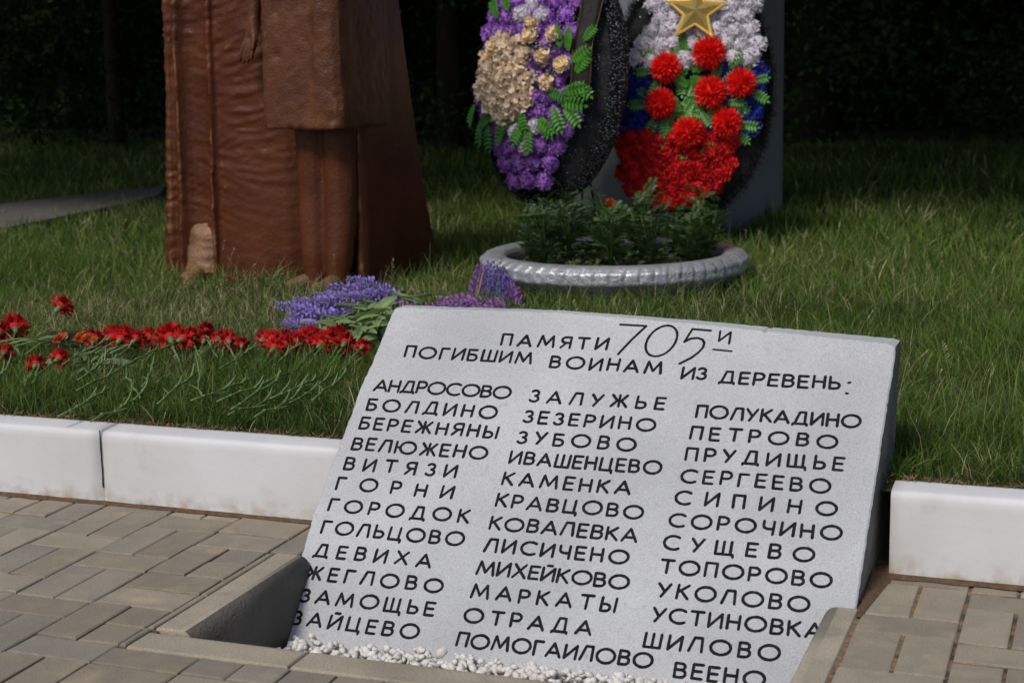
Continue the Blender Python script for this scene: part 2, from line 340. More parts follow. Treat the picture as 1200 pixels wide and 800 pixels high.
# ================================================================ MEMORIAL SLAB
INC=R(46.5); SO=Vector((-1.70,3.265,0)); SV=Vector((0,math.cos(INC),math.sin(INC))); SN=Vector((0,-math.sin(INC),math.cos(INC)))
def SP(u,v,h=0): return SO+Vector((u,0,0))+SV*v+SN*h
CAP=.0372; SW=.0069
def arc(cx,cy,rx,ry,a0,a1,n): return [(cx+rx*math.cos(R(a0+(a1-a0)*i/n)),cy+ry*math.sin(R(a0+(a1-a0)*i/n))) for i in range(n+1)]
OW=1.14
def bowl(w_,y0,y1,x0=0): 
    r=(y1-y0)/2; return [(x0,y1),(w_-r,y1)]+arc(w_-r,(y0+y1)/2,r,r,90,-90,7)[1:-1]+[(w_-r,y0),(x0,y0)]
G={
'А':(.88,[[(0,0),(.44,1),(.88,0)],[(.14,.30),(.74,.30)]]),
'Б':(.60,[[(.55,1),(0,1),(0,0)],bowl(.60,0,.56)]),
'В':(.62,[[(0,0),(0,1)],bowl(.56,.54,1),bowl(.62,0,.54)]),
'Г':(.52,[[(0,0),(0,1),(.52,1)]]),
'Д':(.92,[[(0,-.1),(.02,.0),(.90,.0),(.92,-.1)],[(.12,0),(.36,1),(.74,1),(.78,0)]]),
'Е':(.54,[[(.54,1),(0,1),(0,0),(.54,0)],[(0,.52),(.48,.52)]]),
'Ж':(.98,[[(.49,0),(.49,1)],[(.02,1),(.36,.52),(0,0)],[(.96,1),(.62,.52),(.98,0)],[(.36,.52),(.62,.52)]]),
'З':(.56,[arc(.27,.76,.24,.24,150,-80,8)+arc(.27,.27,.29,.27,80,-150,9)]),
'И':(.72,[[(0,1),(0,0),(.72,1),(.72,0)]]),
'Й':(.72,[[(0,1),(0,0),(.72,1),(.72,0)],[(.22,1.2),(.52,1.2)]]),
'К':(.64,[[(0,0),(0,1)],[(.60,1),(.02,.46)],[(.16,.60),(.64,0)]]),
'Л':(.74,[[(0,0),(.26,1),(.70,1),(.74,0)]]),
'М':(1.04,[[(0,0),(.14,1),(.52,.18),(.90,1),(1.04,0)]]),
'Н':(.66,[[(0,0),(0,1)],[(.66,0),(.66,1)],[(0,.52),(.66,.52)]]),
'О':(OW,[arc(OW/2,.5,OW/2,.52,0,360,22)]),
'П':(.64,[[(0,0),(0,1),(.64,1),(.64,0)]]),
'Р':(.58,[[(0,0),(0,1)],bowl(.58,.44,1)]),
'С':(.88,[arc(.55,.5,.55,.52,52,308,15)]),
'Т':(.72,[[(0,1),(.72,1)],[(.36,1),(.36,0)]]),
'У':(.68,[[(0,1),(.36,.42)],[(.68,1),(.18,0)]]),
'Х':(.76,[[(0,0),(.72,1)],[(.04,1),(.76,0)]]),
'Ц':(.80,[[(0,1),(0,0),(.80,0),(.80,-.2)],[(.66,1),(.66,0)]]),
'Ч':(.60,[[(0,1),(0,.66)]+arc(.28,.66,.28,.24,180,270,4)+[(.60,.42)],[(.60,1),(.60,0)]]),
'Ш':(.92,[[(0,1),(0,0),(.92,0),(.92,1)],[(.46,0),(.46,1)]]),
'Щ':(1.04,[[(0,1),(0,0),(1.02,0),(1.04,-.2)],[(.44,0),(.44,1)],[(.88,0),(.88,1)]]),
'Ь':(.58,[[(0,1),(0,0)],bowl(.58,0,.52)]),
'Ы':(.84,[[(0,1),(0,0)],bowl(.54,0,.52),[(.84,0),(.84,1)]]),
'Ю':(1.38,[[(0,0),(0,1)],[(0,.5),(.30,.5)],arc(.30+OW*.47,.5,OW*.47,.52,0,360,20)]),
'Я':(.62,[[(.62,0),(.62,1),(.28,1)]+arc(.28,.74,.26,.26,90,270,7)[1:]+[(.62,.48)],[(.34,.48),(0,0)]]),
'А~':(.88,[])}
WORDS=[('ПАМЯТИ',.312,.586,.5895),('ПОГИБШИМ',.069,.406,.541),('ВОИНАМ',.450,.730,.533),('ИЗ',.775,.838,.5225),('ДЕРЕВЕНЬ',.865,1.146,.5165),
('АНДРОСОВО',.015,.375,.440),('БОЛДИНО',.012,.354,.384),('БЕРЕЖНЯНЫ',.008,.368,.331),('ВЕЛЮЖЕНО',.005,.357,.273),('ВИТЯЗИ',.001,.293,.219),('ГОРНИ',-.003,.298,.164),('ГОРОДОК',-.006,.354,.106),('ГОЛЬЦОВО',-.006,.355,.048),('ДЕВИХА',-.007,.292,-.012),('ЖЕГЛОВО',-.009,.335,-.070),('ЗАМОЩЬЕ',-.006,.330,-.127),('ЗАЙЦЕВО',-.009,.308,-.184),
('ЗАЛУЖЬЕ',.42,.754,.435),('ЗЕЗЕРИНО',.418,.743,.378),('ЗУБОВО',.416,.707,.323),('ИВАШЕНЦЕВО',.41,.777,.268),('КАМЕНКА',.406,.716,.211),('КРАВЦОВО',.404,.756,.154),('КОВАЛЕВКА',.403,.754,.097),('ЛИСИЧЕНО',.404,.744,.041),('МИХЕЙКОВО',.400,.756,-.016),('МАРКАТЫ',.401,.738,-.073),('ОТРАДА',.398,.696,-.131),('ПОМОГАИЛОВО',.396,.841,-.189),
('ПОЛУКАДИНО',.827,1.202,.421),('ПЕТРОВО',.823,1.158,.365),('ПРУДИЩЬЕ',.822,1.178,.310),('СЕРГЕЕВО',.820,1.157,.254),('СИПИНО',.817,1.177,.199),('СОРОЧИНО',.813,1.194,.143),('СУЩЕВО',.811,1.143,.087),('ТОПОРОВО',.814,1.187,.031),('УКОЛОВО',.819,1.148,-.026),('УСТИНОВКА',.816,1.183,-.083),('ШИЛОВО',.810,1.102,-.142),('ВЕЕНО',.886,1.080,-.201)]
CV=[];CF=[];OWN=[None]
def stroke(pts,wid,word):
    for (x0,y0),(x1,y1) in zip(pts,pts[1:]):
        dx,dy=x1-x0,y1-y0; L=math.hypot(dx,dy)
        if L<1e-6: continue
        dx/=L;dy/=L; r=wid/2*random.uniform(.93,1.08); nx_,ny_=-dy*r,dx*r; e=r*.55; jj=.00025
        P=[(x0+nx_,y0+ny_),(x0-dx*r*.9+nx_*.45,y0-dy*r*.9+ny_*.45),(x0-dx*r*.9-nx_*.45,y0-dy*r*.9-ny_*.45),(x0-nx_,y0-ny_),(x1-nx_,y1-ny_),(x1+dx*r*.9-nx_*.45,y1+dy*r*.9-ny_*.45),(x1+dx*r*.9+nx_*.45,y1+dy*r*.9+ny_*.45),(x1+nx_,y1+ny_)]
        b=len(CV)
        for p in P: CV.append(Vector((p[0]+random.uniform(-jj,jj),p[1]+random.uniform(-jj,jj))))
        CF.append([b+i for i in range(8)]); OWN.append(word)
# slab outline in (u,v)
leftE=[(-.020,-.262),(-.016,-.158),(-.030,-.03),(-.034,.10),(-.028,.22),(-.024,.30),(-.019,.36),(-.017,.448),(-.004,.553),(.004,.66),(.008,.685)]
topE=[(.012,.6895),(.15,.691),(.30,.6935),(.43,.694),(.60,.688),(.82,.677),(.946,.6675),(.950,.6635),(.956,.663),(.960,.6665),(1.10,.657),(1.235,.6485),(1.2505,.642)]
rightE=[(1.2525,.62),(1.248,.45),(1.245,.30),(1.241,.15),(1.238,.0),(1.234,-.12),(1.232,-.262)]
def dens(poly,step,amp,fn):
    out=[]
    for (x0,y0),(x1,y1) in zip(poly,poly[1:]):
        n=max(1,int(math.hypot(x1-x0,y1-y0)/step))
        for i in range(n):
            t=i/n; x=x0+(x1-x0)*t; y=y0+(y1-y0)*t; out.append((x+amp*lump(x*70,y*70,1)*fn[0],y+amp*lump(x*70,y*70,9)*fn[1]))
    out.append(poly[-1]); return out
outl=dens(leftE,.008,.0026,(1,0))+dens(topE,.012,.0020,(0,1))+dens(rightE,.012,.0020,(1,0))
for p in outl: CV.append(Vector(p))
CF.append(list(range(len(outl)))[::-1])
nout=len(outl)
for wi,(wd,u0,u1,v0) in enumerate(WORDS):
    ws=[G[c][0]*CAP for c in wd]; hw=SW/2; tot=(u1-u0)-2*hw; n=len(wd); sc_=1.0
    if wd in('ПОМОГАИЛОВО','ИВАШЕНЦЕВО','ПОЛУКАДИНО'): sc_=.93
    gap=(tot-sum(ws)*sc_)/max(1,n-1); x=u0+hw
    if gap<.004: sc_*= (tot-.006*(n-1))/ (sum(ws)*sc_); gap=.006
    for ci,c in enumerate(wd):
        gw=G[c][0]*CAP*sc_; dv=random.uniform(-.0012,.0012)-.010*(x-u0); sk=random.uniform(-.03,.03); cs=random.uniform(.97,1.03)
        vv=v0+hw+.001+dv+.004*(x-u0)/.36
        for pl in G[c][1]:
            stroke([(x+px*CAP*sc_+sk*py*CAP,vv+py*(CAP-SW)*cs) for px,py in pl],SW,wi)
        x+=gw+gap
NW=len(WORDS); EXTRA=['705','и','two dots']
def q(pl,wid,wi): stroke(pl,wid,wi)
q([(.603,.668),(.668,.667)],.0062,NW); q([(.668,.667),(.640,.627),(.6145,.584)],.0066,NW)
q([(.7125+.0345*math.cos(t)*1.0+.010*math.sin(t),.627+.044*math.sin(t)-.002*math.cos(t)) for t in [2*math.pi*i/26 for i in range(27)]],.0062,NW)
q([(.826,.662),(.781,.664)],.0066,NW); q([(.781,.664),(.768,.627)],.0062,NW); q([(.768,.627),(.782,.637),(.797,.640),(.810,.636),(.816,.627),(.815,.614),(.807,.600),(.792,.584),(.767,.566)],.0063,NW)
q([(.8485,.662),(.8495,.634),(.874,.660),(.875,.628)],.0056,NW+1); q([(.840,.610),(.884,.6075)],.0056,NW+1)
q([(1.161,.539),(1.165,.5395)],.0062,NW+2); q([(1.159,.511),(1.163,.5105)],.0062,NW+2)
OWN.append(None)
ov,oe,of_,_,_,og=delaunay_2d_cdt(CV,[],CF,0,1e-6)
slab_first=0   # face 0 is the outline
fw=[]
for g in og:
    if not g: fw.append(-2); continue
    wds=[OWN[i+0] for i in g if i!=0]
    fw.append(wds[0] if wds else -1)
PY=list(ov)
M['plain']=mat('dark_side_concrete',(.22,.215,.20),(.14,.135,.125),9,.95,bump=.8,bscale=90,c3=(.07,.07,.06),s3=5,thr3=(.5,.8))  # slab's right side face, a darker grey than the front
slab=empty('memorial_slab',SP(0,0)); tag(slab,'grey concrete slab with engraved black village names, leaning back in the gravel pit','memorial slab')
def toL(p): return p-SO
def rel(u,v,h=0): return SP(u,v,h)-SO
mb=MB(); used={}
def vid(i):
    if i not in used:
        used[i]=len(mb.v); u,v=PY[i]; mb.v.append(tuple(rel(u,v)))
    return used[i]
edge={}
for f,wd in zip(of_,fw):
    for a,b in zip(f,list(f[1:])+[f[0]]): edge.setdefault((min(a,b),max(a,b)),[]).append((wd,a,b))
for f,wd in zip(of_,fw):
    if wd==-1: mb.f.append(tuple(vid(i) for i in f)); mb.mi.append(0)
YB=.525
bd=[(a,b) for k,l in edge.items() for (wd,a,b) in l if wd!=-2 and (len(l)==1 or any(x[0]==-2 for x in l))]
bv={}
for a,b in bd:
    for i in (a,b):
        if i not in bv:
            u,v=PY[i]; p=rel(u,v); bv[i]=(len(mb.v),len(mb.v)+1)
            e=.004; cxx=p+Vector((0,e*.6,-e*.5)); cxx.x+= (.0035 if u>1.2 else (-.003 if u<0.03 else 0)); mb.v.append(tuple(cxx)); mb.v.append((cxx.x,YB,cxx.z))
for a,b in bd:
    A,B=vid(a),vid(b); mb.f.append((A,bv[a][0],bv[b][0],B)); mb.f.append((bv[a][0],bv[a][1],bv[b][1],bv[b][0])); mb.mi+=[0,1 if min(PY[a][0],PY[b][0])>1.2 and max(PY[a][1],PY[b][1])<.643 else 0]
me=mb.mesh('slab_body',['slab','plain'],False); o=mk('slab_body',me,slab)
bm=bmesh.new(); bm.from_mesh(me)
bk=[e for e in bm.edges if e.is_boundary and all(abs(v.co.y-YB)<1e-5 for v in e.verts)]
bmesh.ops.holes_fill(bm,edges=bk,sides=0); bmesh.ops.recalc_face_normals(bm,faces=bm.faces); bm.to_mesh(me); bm.free()
DP=-.0022
names=[w[0] for w in WORDS]+EXTRA
for wi in range(len(names)):
    mbw=MB(); d={}
    def wv(i,h):
        if (i,h) not in d: d[(i,h)]=len(mbw.v); mbw.v.append(tuple(rel(*PY[i],DP if h else -.00002)))
        return d[(i,h)]
    for f,wd in zip(of_,fw):
        if wd==wi: mbw.f.append(tuple(wv(i,1) for i in f)); mbw.mi.append(0)
    for k,l in edge.items():
        if len(l)==2 and (l[0][0]==wi)!=(l[1][0]==wi):
            x=l[0] if l[0][0]==wi else l[1]; y=l[1] if x is l[0] else l[0]
            if y[0] in(-1,-2): mbw.f.append((wv(x[1],1),wv(x[1],0),wv(x[2],0),wv(x[2],1))); mbw.mi.append(0)
    if not mbw.f: continue
    nm='village_name' if 5<=wi<NW else 'heading_word'
    o=mk(nm,mbw.mesh(nm,'ink',False),slab); o['label']='engraved lettering reading '+(':' if wi==NW+2 else names[wi].replace('УСТИНОВКА','УСТИНОВК'))
print('slab',len(of_))
# white gravel in the pit
mb=MB(); rv=random.Random(3)
base=[]
for k in range(5):
    b=MB(); n=7; 
    bmx=bmesh.new(); bmesh.ops.create_icosphere(bmx,subdivisions=1,radius=1)
    for v in bmx.verts: v.co*=rv.uniform(.72,1.15); v.co.z*=.75
    base.append(([tuple(v.co) for v in bmx.verts],[tuple(v.index for v in f.verts) for f in bmx.faces])); bmx.free()
def pebble(x,y,z,s):
    vs,fs=rv.choice(base); q_=Matrix.Rotation(rv.uniform(0,6.28),3,Vector((rv.gauss(0,1),rv.gauss(0,1),rv.gauss(0,1))).normalized())
    st=Vector((s*rv.uniform(.8,1.4),s,s*rv.uniform(.7,1.1)))
    mb.add([q_@Vector((v[0]*st.x,v[1]*st.y,v[2]*st.z))+Vector((x,y,z)) for v in vs],fs)
for k in range(3400):
    x=rv.uniform(PX0+.012,PX1-.012); y=rv.uniform(2.735,3.155)
    zs=(y-3.265)*math.tan(INC)         # slab face height here
    top=-.160+.008*lump(x*9,y*9)+.014*min(1,max(0,(y-3.0)/.05))
    z=top+rv.uniform(-.022,0)
    if zs>z-.002: continue
    pebble(x,y,z,rv.uniform(.0065,.0125))
o=mk('gravel',mb.mesh('gravel','pebble')); tag(o,'white marble chippings filling the pit at the foot of the slab','gravel',kind='stuff')
ORD=['first','second','third','fourth','fifth','sixth','seventh','eighth','ninth','tenth','eleventh','twelfth','thirteenth','fourteenth','fifteenth','sixteenth','seventeenth','eighteenth','nineteenth','twentieth','twenty-first','twenty-second','twenty-third','twenty-fourth','twenty-fifth','twenty-sixth','twenty-seventh','twenty-eighth','twenty-ninth','thirtieth','thirty-first','thirty-second','thirty-third','thirty-fourth','thirty-fifth','thirty-sixth']
# ================================================================ GRASS
def inpoly_exclude(x,y):
    bad=(x>-1.74)&(x<-.44)&(y<3.80)
    bad|=((x+1.87)**2+(y-6.25)**2)<.50**2
    bad|=(x>-3.78)&(x<-2.80)&(y>6.02)&(y<6.52)
    bad|=(x>-3.02)&(x<-2.80)&(y>5.72)&(y<6.1)
    bad|=(x>-2.95)&(x<-1.75)&(y>8.0)&(y<8.95)
    t=np.clip((y-2.2)/6,0,1.0); xl=np.interp(y,[2.2,8.277,9.364,10.2],[-7.6,-6.362,-6.129,-5.95]); xr=np.interp(y,[2.2,7.2,8.5,10.2],[-6.1,-5.50,-5.56,-5.35])
    bad|=(x>xl+.02)&(x<xr-.02)&(y<10.2)
    return bad
def vnoise(x,y,s,seed):
    g=np.random.default_rng(seed).random((256,256)); xx=x*s+100; yy=y*s+100; xi=np.floor(xx).astype(int); yi=np.floor(yy).astype(int); fx=xx-xi; fy=yy-yi
    fx=fx*fx*(3-2*fx); fy=fy*fy*(3-2*fy); a=g[xi%256,yi%256]; b=g[(xi+1)%256,yi%256]; c=g[xi%256,(yi+1)%256]; d=g[(xi+1)%256,(yi+1)%256]
    return (a*(1-fx)+b*fx)*(1-fy)+(c*(1-fx)+d*fx)*fy
def grass(y0,y1,dens,h0,h1,wd,segs,seed):
    rg=np.random.default_rng(seed)
    xl,xr=-.80*y1-.7,-.03*y0+.75; n=int((xr-xl)*(y1-y0)*dens); x=rg.uniform(xl,xr,n); y=rg.uniform(y0,y1,n)
    k=(x>-.80*y-.7)&(x<-.03*y+.75)&~inpoly_exclude(x,y)
    cl=vnoise(x,y,9,1)*.6+vnoise(x,y,23,2)*.4
    k&=rg.random(n)<.35+.9*cl; x=x[k];y=y[k];cl=cl[k]; n=len(x)
    edge=np.clip((y-(KY+.075))/.10,.0,1)
    keep=rg.random(n)<.12+.88*edge; x=x[keep];y=y[keep];cl=cl[keep];edge=edge[keep];n=len(x)
    z=np.interp(y,[3.6,9,14],[.168,.170,.188])
    ht=rg.uniform(h0,h1,n)*(.55+.75*cl)*(.45+.55*edge)*rg.choice([1,1,1,1.35],n)
    # worn thin patch in front of the statue feet
    worn=np.exp(-(((x+3.15)/.75)**2+((y-5.2)/.5)**2)); worn=np.maximum(worn,np.exp(-(((x+2.55)/.45)**2+((y-5.75)/.2)**2))*.7)
    ht*=1-.25*worn
    a=rg.uniform(0,2*np.pi,n); lean=np.abs(rg.normal(.45,.4,n))+.1; w_=wd*rg.uniform(.6,1.3,n)
    b=rg.uniform(0,2*np.pi,n) 
    dx,dy=np.cos(b),np.sin(b); sx,sy=np.cos(a),np.sin(a)
    V=[];C=[]
    straw=(rg.random(n)<.03+.36*worn+.10*(vnoise(x,y,2.2,5)>.62))
    g1=np.array([.10,.175,.022]);g2=np.array([.20,.28,.055]);g3=np.array([.022,.055,.008]);st=np.array([.50,.42,.23])
    t1=rg.random(n)[:,None]; pn=vnoise(x,y,1.6,8)[:,None]; base=g3*(1-t1)+g1*t1; base=base*(1-.45*pn)+g2*.45*pn
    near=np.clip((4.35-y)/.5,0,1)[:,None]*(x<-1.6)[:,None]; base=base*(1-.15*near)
    base=np.where(straw[:,None],st*rg.uniform(.55,1.1,(n,1)),base); base*=rg.uniform(.6,1.5,(n,1))
    for s in range(segs+1):
        t=s/segs; hh=ht*t; off=ht*lean*t**1.8; zz=z+hh*(1-.35*lean*t)
        ww=w_*(1-t**1.6*.85)/2
        cx=x+dx*off; cy=y+dy*off
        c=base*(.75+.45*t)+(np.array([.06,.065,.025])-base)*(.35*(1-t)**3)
        if s<segs:
            V.append(np.stack([cx-sx*ww,cy-sy*ww,zz],1)); V.append(np.stack([cx+sx*ww,cy+sy*ww,zz],1)); C+= [c,c]
        else: V.append(np.stack([cx,cy,zz],1)); C.append(c)
    m=2*segs+1; VV=np.stack(V,1).reshape(-1,3); CC=np.stack(C,1).reshape(-1,3); b0=(np.arange(n)*m)[:,None]
    quads=[b0+np.array([[2*s,2*s+1,2*s+3,2*s+2]]) for s in range(segs-1)]; tri=b0+np.array([[2*segs-2,2*segs-1,2*segs]])
    return VV,np.concatenate(quads) if quads else None,tri,CC
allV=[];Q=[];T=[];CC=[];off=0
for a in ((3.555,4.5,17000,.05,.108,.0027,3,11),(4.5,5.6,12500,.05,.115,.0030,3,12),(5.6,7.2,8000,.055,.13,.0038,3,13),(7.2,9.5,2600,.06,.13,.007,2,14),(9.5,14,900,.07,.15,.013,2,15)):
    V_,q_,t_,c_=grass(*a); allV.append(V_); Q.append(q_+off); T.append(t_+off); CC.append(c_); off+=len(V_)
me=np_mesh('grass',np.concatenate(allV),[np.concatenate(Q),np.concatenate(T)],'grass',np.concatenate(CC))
o=mk('grass',me); tag(o,'green lawn grass with straw blades growing behind the white kerb','grass',kind='stuff'); print('grass polys',len(me.polygons))
# tall flowering grass stalks
mb=MB(); rs=random.Random(21)
for k in range(420):
    y=rs.choice([rs.uniform(3.7,4.6),rs.uniform(4.4,6.4),rs.uniform(5.5,8)]); x=rs.uniform(-.78*y-.2,-.05*y+.3)
    if inpoly_exclude(np.array([x]),np.array([y]))[0] or (y<4.4 and x<-1.7 and rs.random()<.7): continue
    h_=rs.uniform(.13,.22); a=rs.uniform(0,6.28); l=rs.uniform(.03,.10); P=[(x+math.cos(a)*l*t*t,y+math.sin(a)*l*t*t,.17+h_*t) for t in (0,.4,.75,1)]
    mb.tube(P,[.0011,.0009,.0007,.0004],3,False)
    if rs.random()<.35:
        for j in range(9):
            t=.72+.03*j; px,py,pz=x+math.cos(a)*l*t*t,y+math.sin(a)*l*t*t,.17+h_*t; b=rs.uniform(0,6.28); rr=.006+.004*(1-t)
            mb.add([(px,py,pz),(px+math.cos(b)*rr,py+math.sin(b)*rr,pz+.006),(px+math.cos(b)*rr*1.4,py+math.sin(b)*rr*1.4,pz+.009),(px+math.cos(b+.3)*rr,py+math.sin(b+.3)*rr,pz+.010)],[(0,1,2,3)])
M['stalk']=mat('grass_stalk_straw',(.17,.19,.08),(.34,.29,.15),3,.7)
o=mk('grass_stalks',mb.mesh('grass_stalks','stalk')); tag(o,'thin flowering grass stalks standing above the lawn','grass stalks',kind='stuff')
# ================================================================ PETAL BLOOMS
def bloom(Rr,npet,seed,cup=.5,ruff=.25,pw=.5,matname='fwhite',nu=3,core=None,zig=0.12,flatten=.75,ball=0):
    """ruffled many-petalled bloom on the +Z side of the origin"""
    rb=random.Random(seed); mb=MB()
    for k in range(npet):
        f=(k+.5)/npet; az=k*2.39996+rb.uniform(-.2,.2); el=math.acos(1-f*1.12) if f*1.12<1.6 else 2.0  # angle from +Z
        el=min(el,R(100)); L=Rr*rb.uniform(.86,1.08); w0=Rr*pw*rb.uniform(.8,1.25)
        d=Vector((math.sin(el)*math.cos(az),math.sin(el)*math.sin(az),math.cos(el)*flatten)); s=Vector((-math.sin(az),math.cos(az),0)); s=(Matrix.Rotation(rb.uniform(-1.2,1.2),3,d)@s).normalized(); n=d.cross(s).normalized()
        vs=[]
        for i,(t,ww) in enumerate(((.12,.15),(.62,.75),(1.0,1.0))):
            for j in range(nu+2):
                u=(j/(nu+1)-.5)*2; r=(1 if i<2 else 1+zig*(1 if j%2 else -1)+rb.uniform(-.08,.08))
                vs.append(d*L*t*r*(1-.10*u*u)+s*w0*.5*ww*u+n*(Rr*cup*.3*(u*u-.3)*t+ (ruff*Rr*.35*(1 if (j+k)%2 else -1)*t*t*rb.uniform(.5,1.2) if i else 0)))
        c=nu+2; mb.add(vs,[(i*c+j,i*c+j+1,(i+1)*c+j+1,(i+1)*c+j) for i in range(2) for j in range(c-1)])
    if ball: ellipsoid(mb,(0,0,0),(Rr*ball,Rr*ball,Rr*ball*flatten),10,7)
    mb.cur=1 if core else 0
    if core: ellipsoid(mb,(0,0,Rr*.28),(Rr*.17,Rr*.17,Rr*.15),6,4)
    return mb.mesh(matname,[matname]+([core] if core else []),True)
def pompon(Rr,n,seed,matname):
    rb=random.Random(seed); mb=MB()
    ellipsoid(mb,(0,0,0),(Rr*.55,Rr*.55,Rr*.5),8,6)
    for k in range(n):
        f=(k+.5)/n; az=k*2.39996; ce=1-f*1.35; el=math.acos(max(-1,ce)); d=Vector((math.sin(el)*math.cos(az),math.sin(el)*math.sin(az),math.cos(el)))
        d=(d+Vector((rb.gauss(0,.07),rb.gauss(0,.07),rb.gauss(0,.07)))).normalized(); s=d.orthogonal().normalized(); s=Matrix.Rotation(rb.uniform(0,6.28),3,d)@s; n_=d.cross(s); L=Rr*rb.uniform(.88,1.06); b=Rr*.3; w_=Rr*.075
        mb.add([d*b-s*w_*.5,d*b+s*w_*.5,d*L*.75+s*w_+n_*w_*.5,d*L,d*L*.75-s*w_+n_*w_*.5],[(0,1,2,4),(4,2,3)])
    return mb.mesh(matname,matname,False)
def leafmesh(L,W,name,matname,serr=0,seg=6,curl=.25,seed=0):
    rb=random.Random(seed); vs=[]; mb=MB()
    for i in range(seg+1):
        t=i/seg; ww=W*math.sin(math.pi*min(1,t*.93+.05))**.8*(1+ (serr if i%2 else -serr)); z=-curl*L*t*t
        vs+=[(-ww,L*t-.1*L*(serr>0)*(i%2==0),z+ww*.35),(0,L*t,z),(ww,L*t-.1*L*(serr>0)*(i%2==0),z+ww*.35)]
    mb.add(vs,[(i*3+j,i*3+j+1,i*3+j+4,i*3+j+3) for i in range(seg) for j in (0,1)])
    return mb.mesh(name,matname,False)
def fernmesh(L,W,name,matname,pairs=7,curl=.2,seed=0):
    mb=MB()
    mb.tube([(0,0,0),(0,L*.5,-curl*L*.25),(0,L,-curl*L)],L*.012,3,False)
    for i in range(pairs+1):
        t=.15+.8*i/pairs; z=-curl*L*t*t; ln=W*math.sin(math.pi*(.15+.8*(1-t)**.8*.9)); wq=L*.5/pairs*1.25
        if i==pairs: mb.add([(-wq*.7,L*t,z),(0,L*(t+.16),z),(wq*.7,L*t,z)],[(0,1,2)]); continue
        for s in (-1,1): mb.add([(0,L*t-wq*.5,z),(s*ln*.6,L*t+wq*.1,z+ln*.12),(s*ln,L*t+wq*1.1,z-ln*.05),(s*ln*.5,L*t+wq*1.1,z+ln*.1),(0,L*t+wq*.6,z)],[(0,1,2,3,4) if s>0 else (4,3,2,1,0)])
    return mb.mesh(name,matname,False)
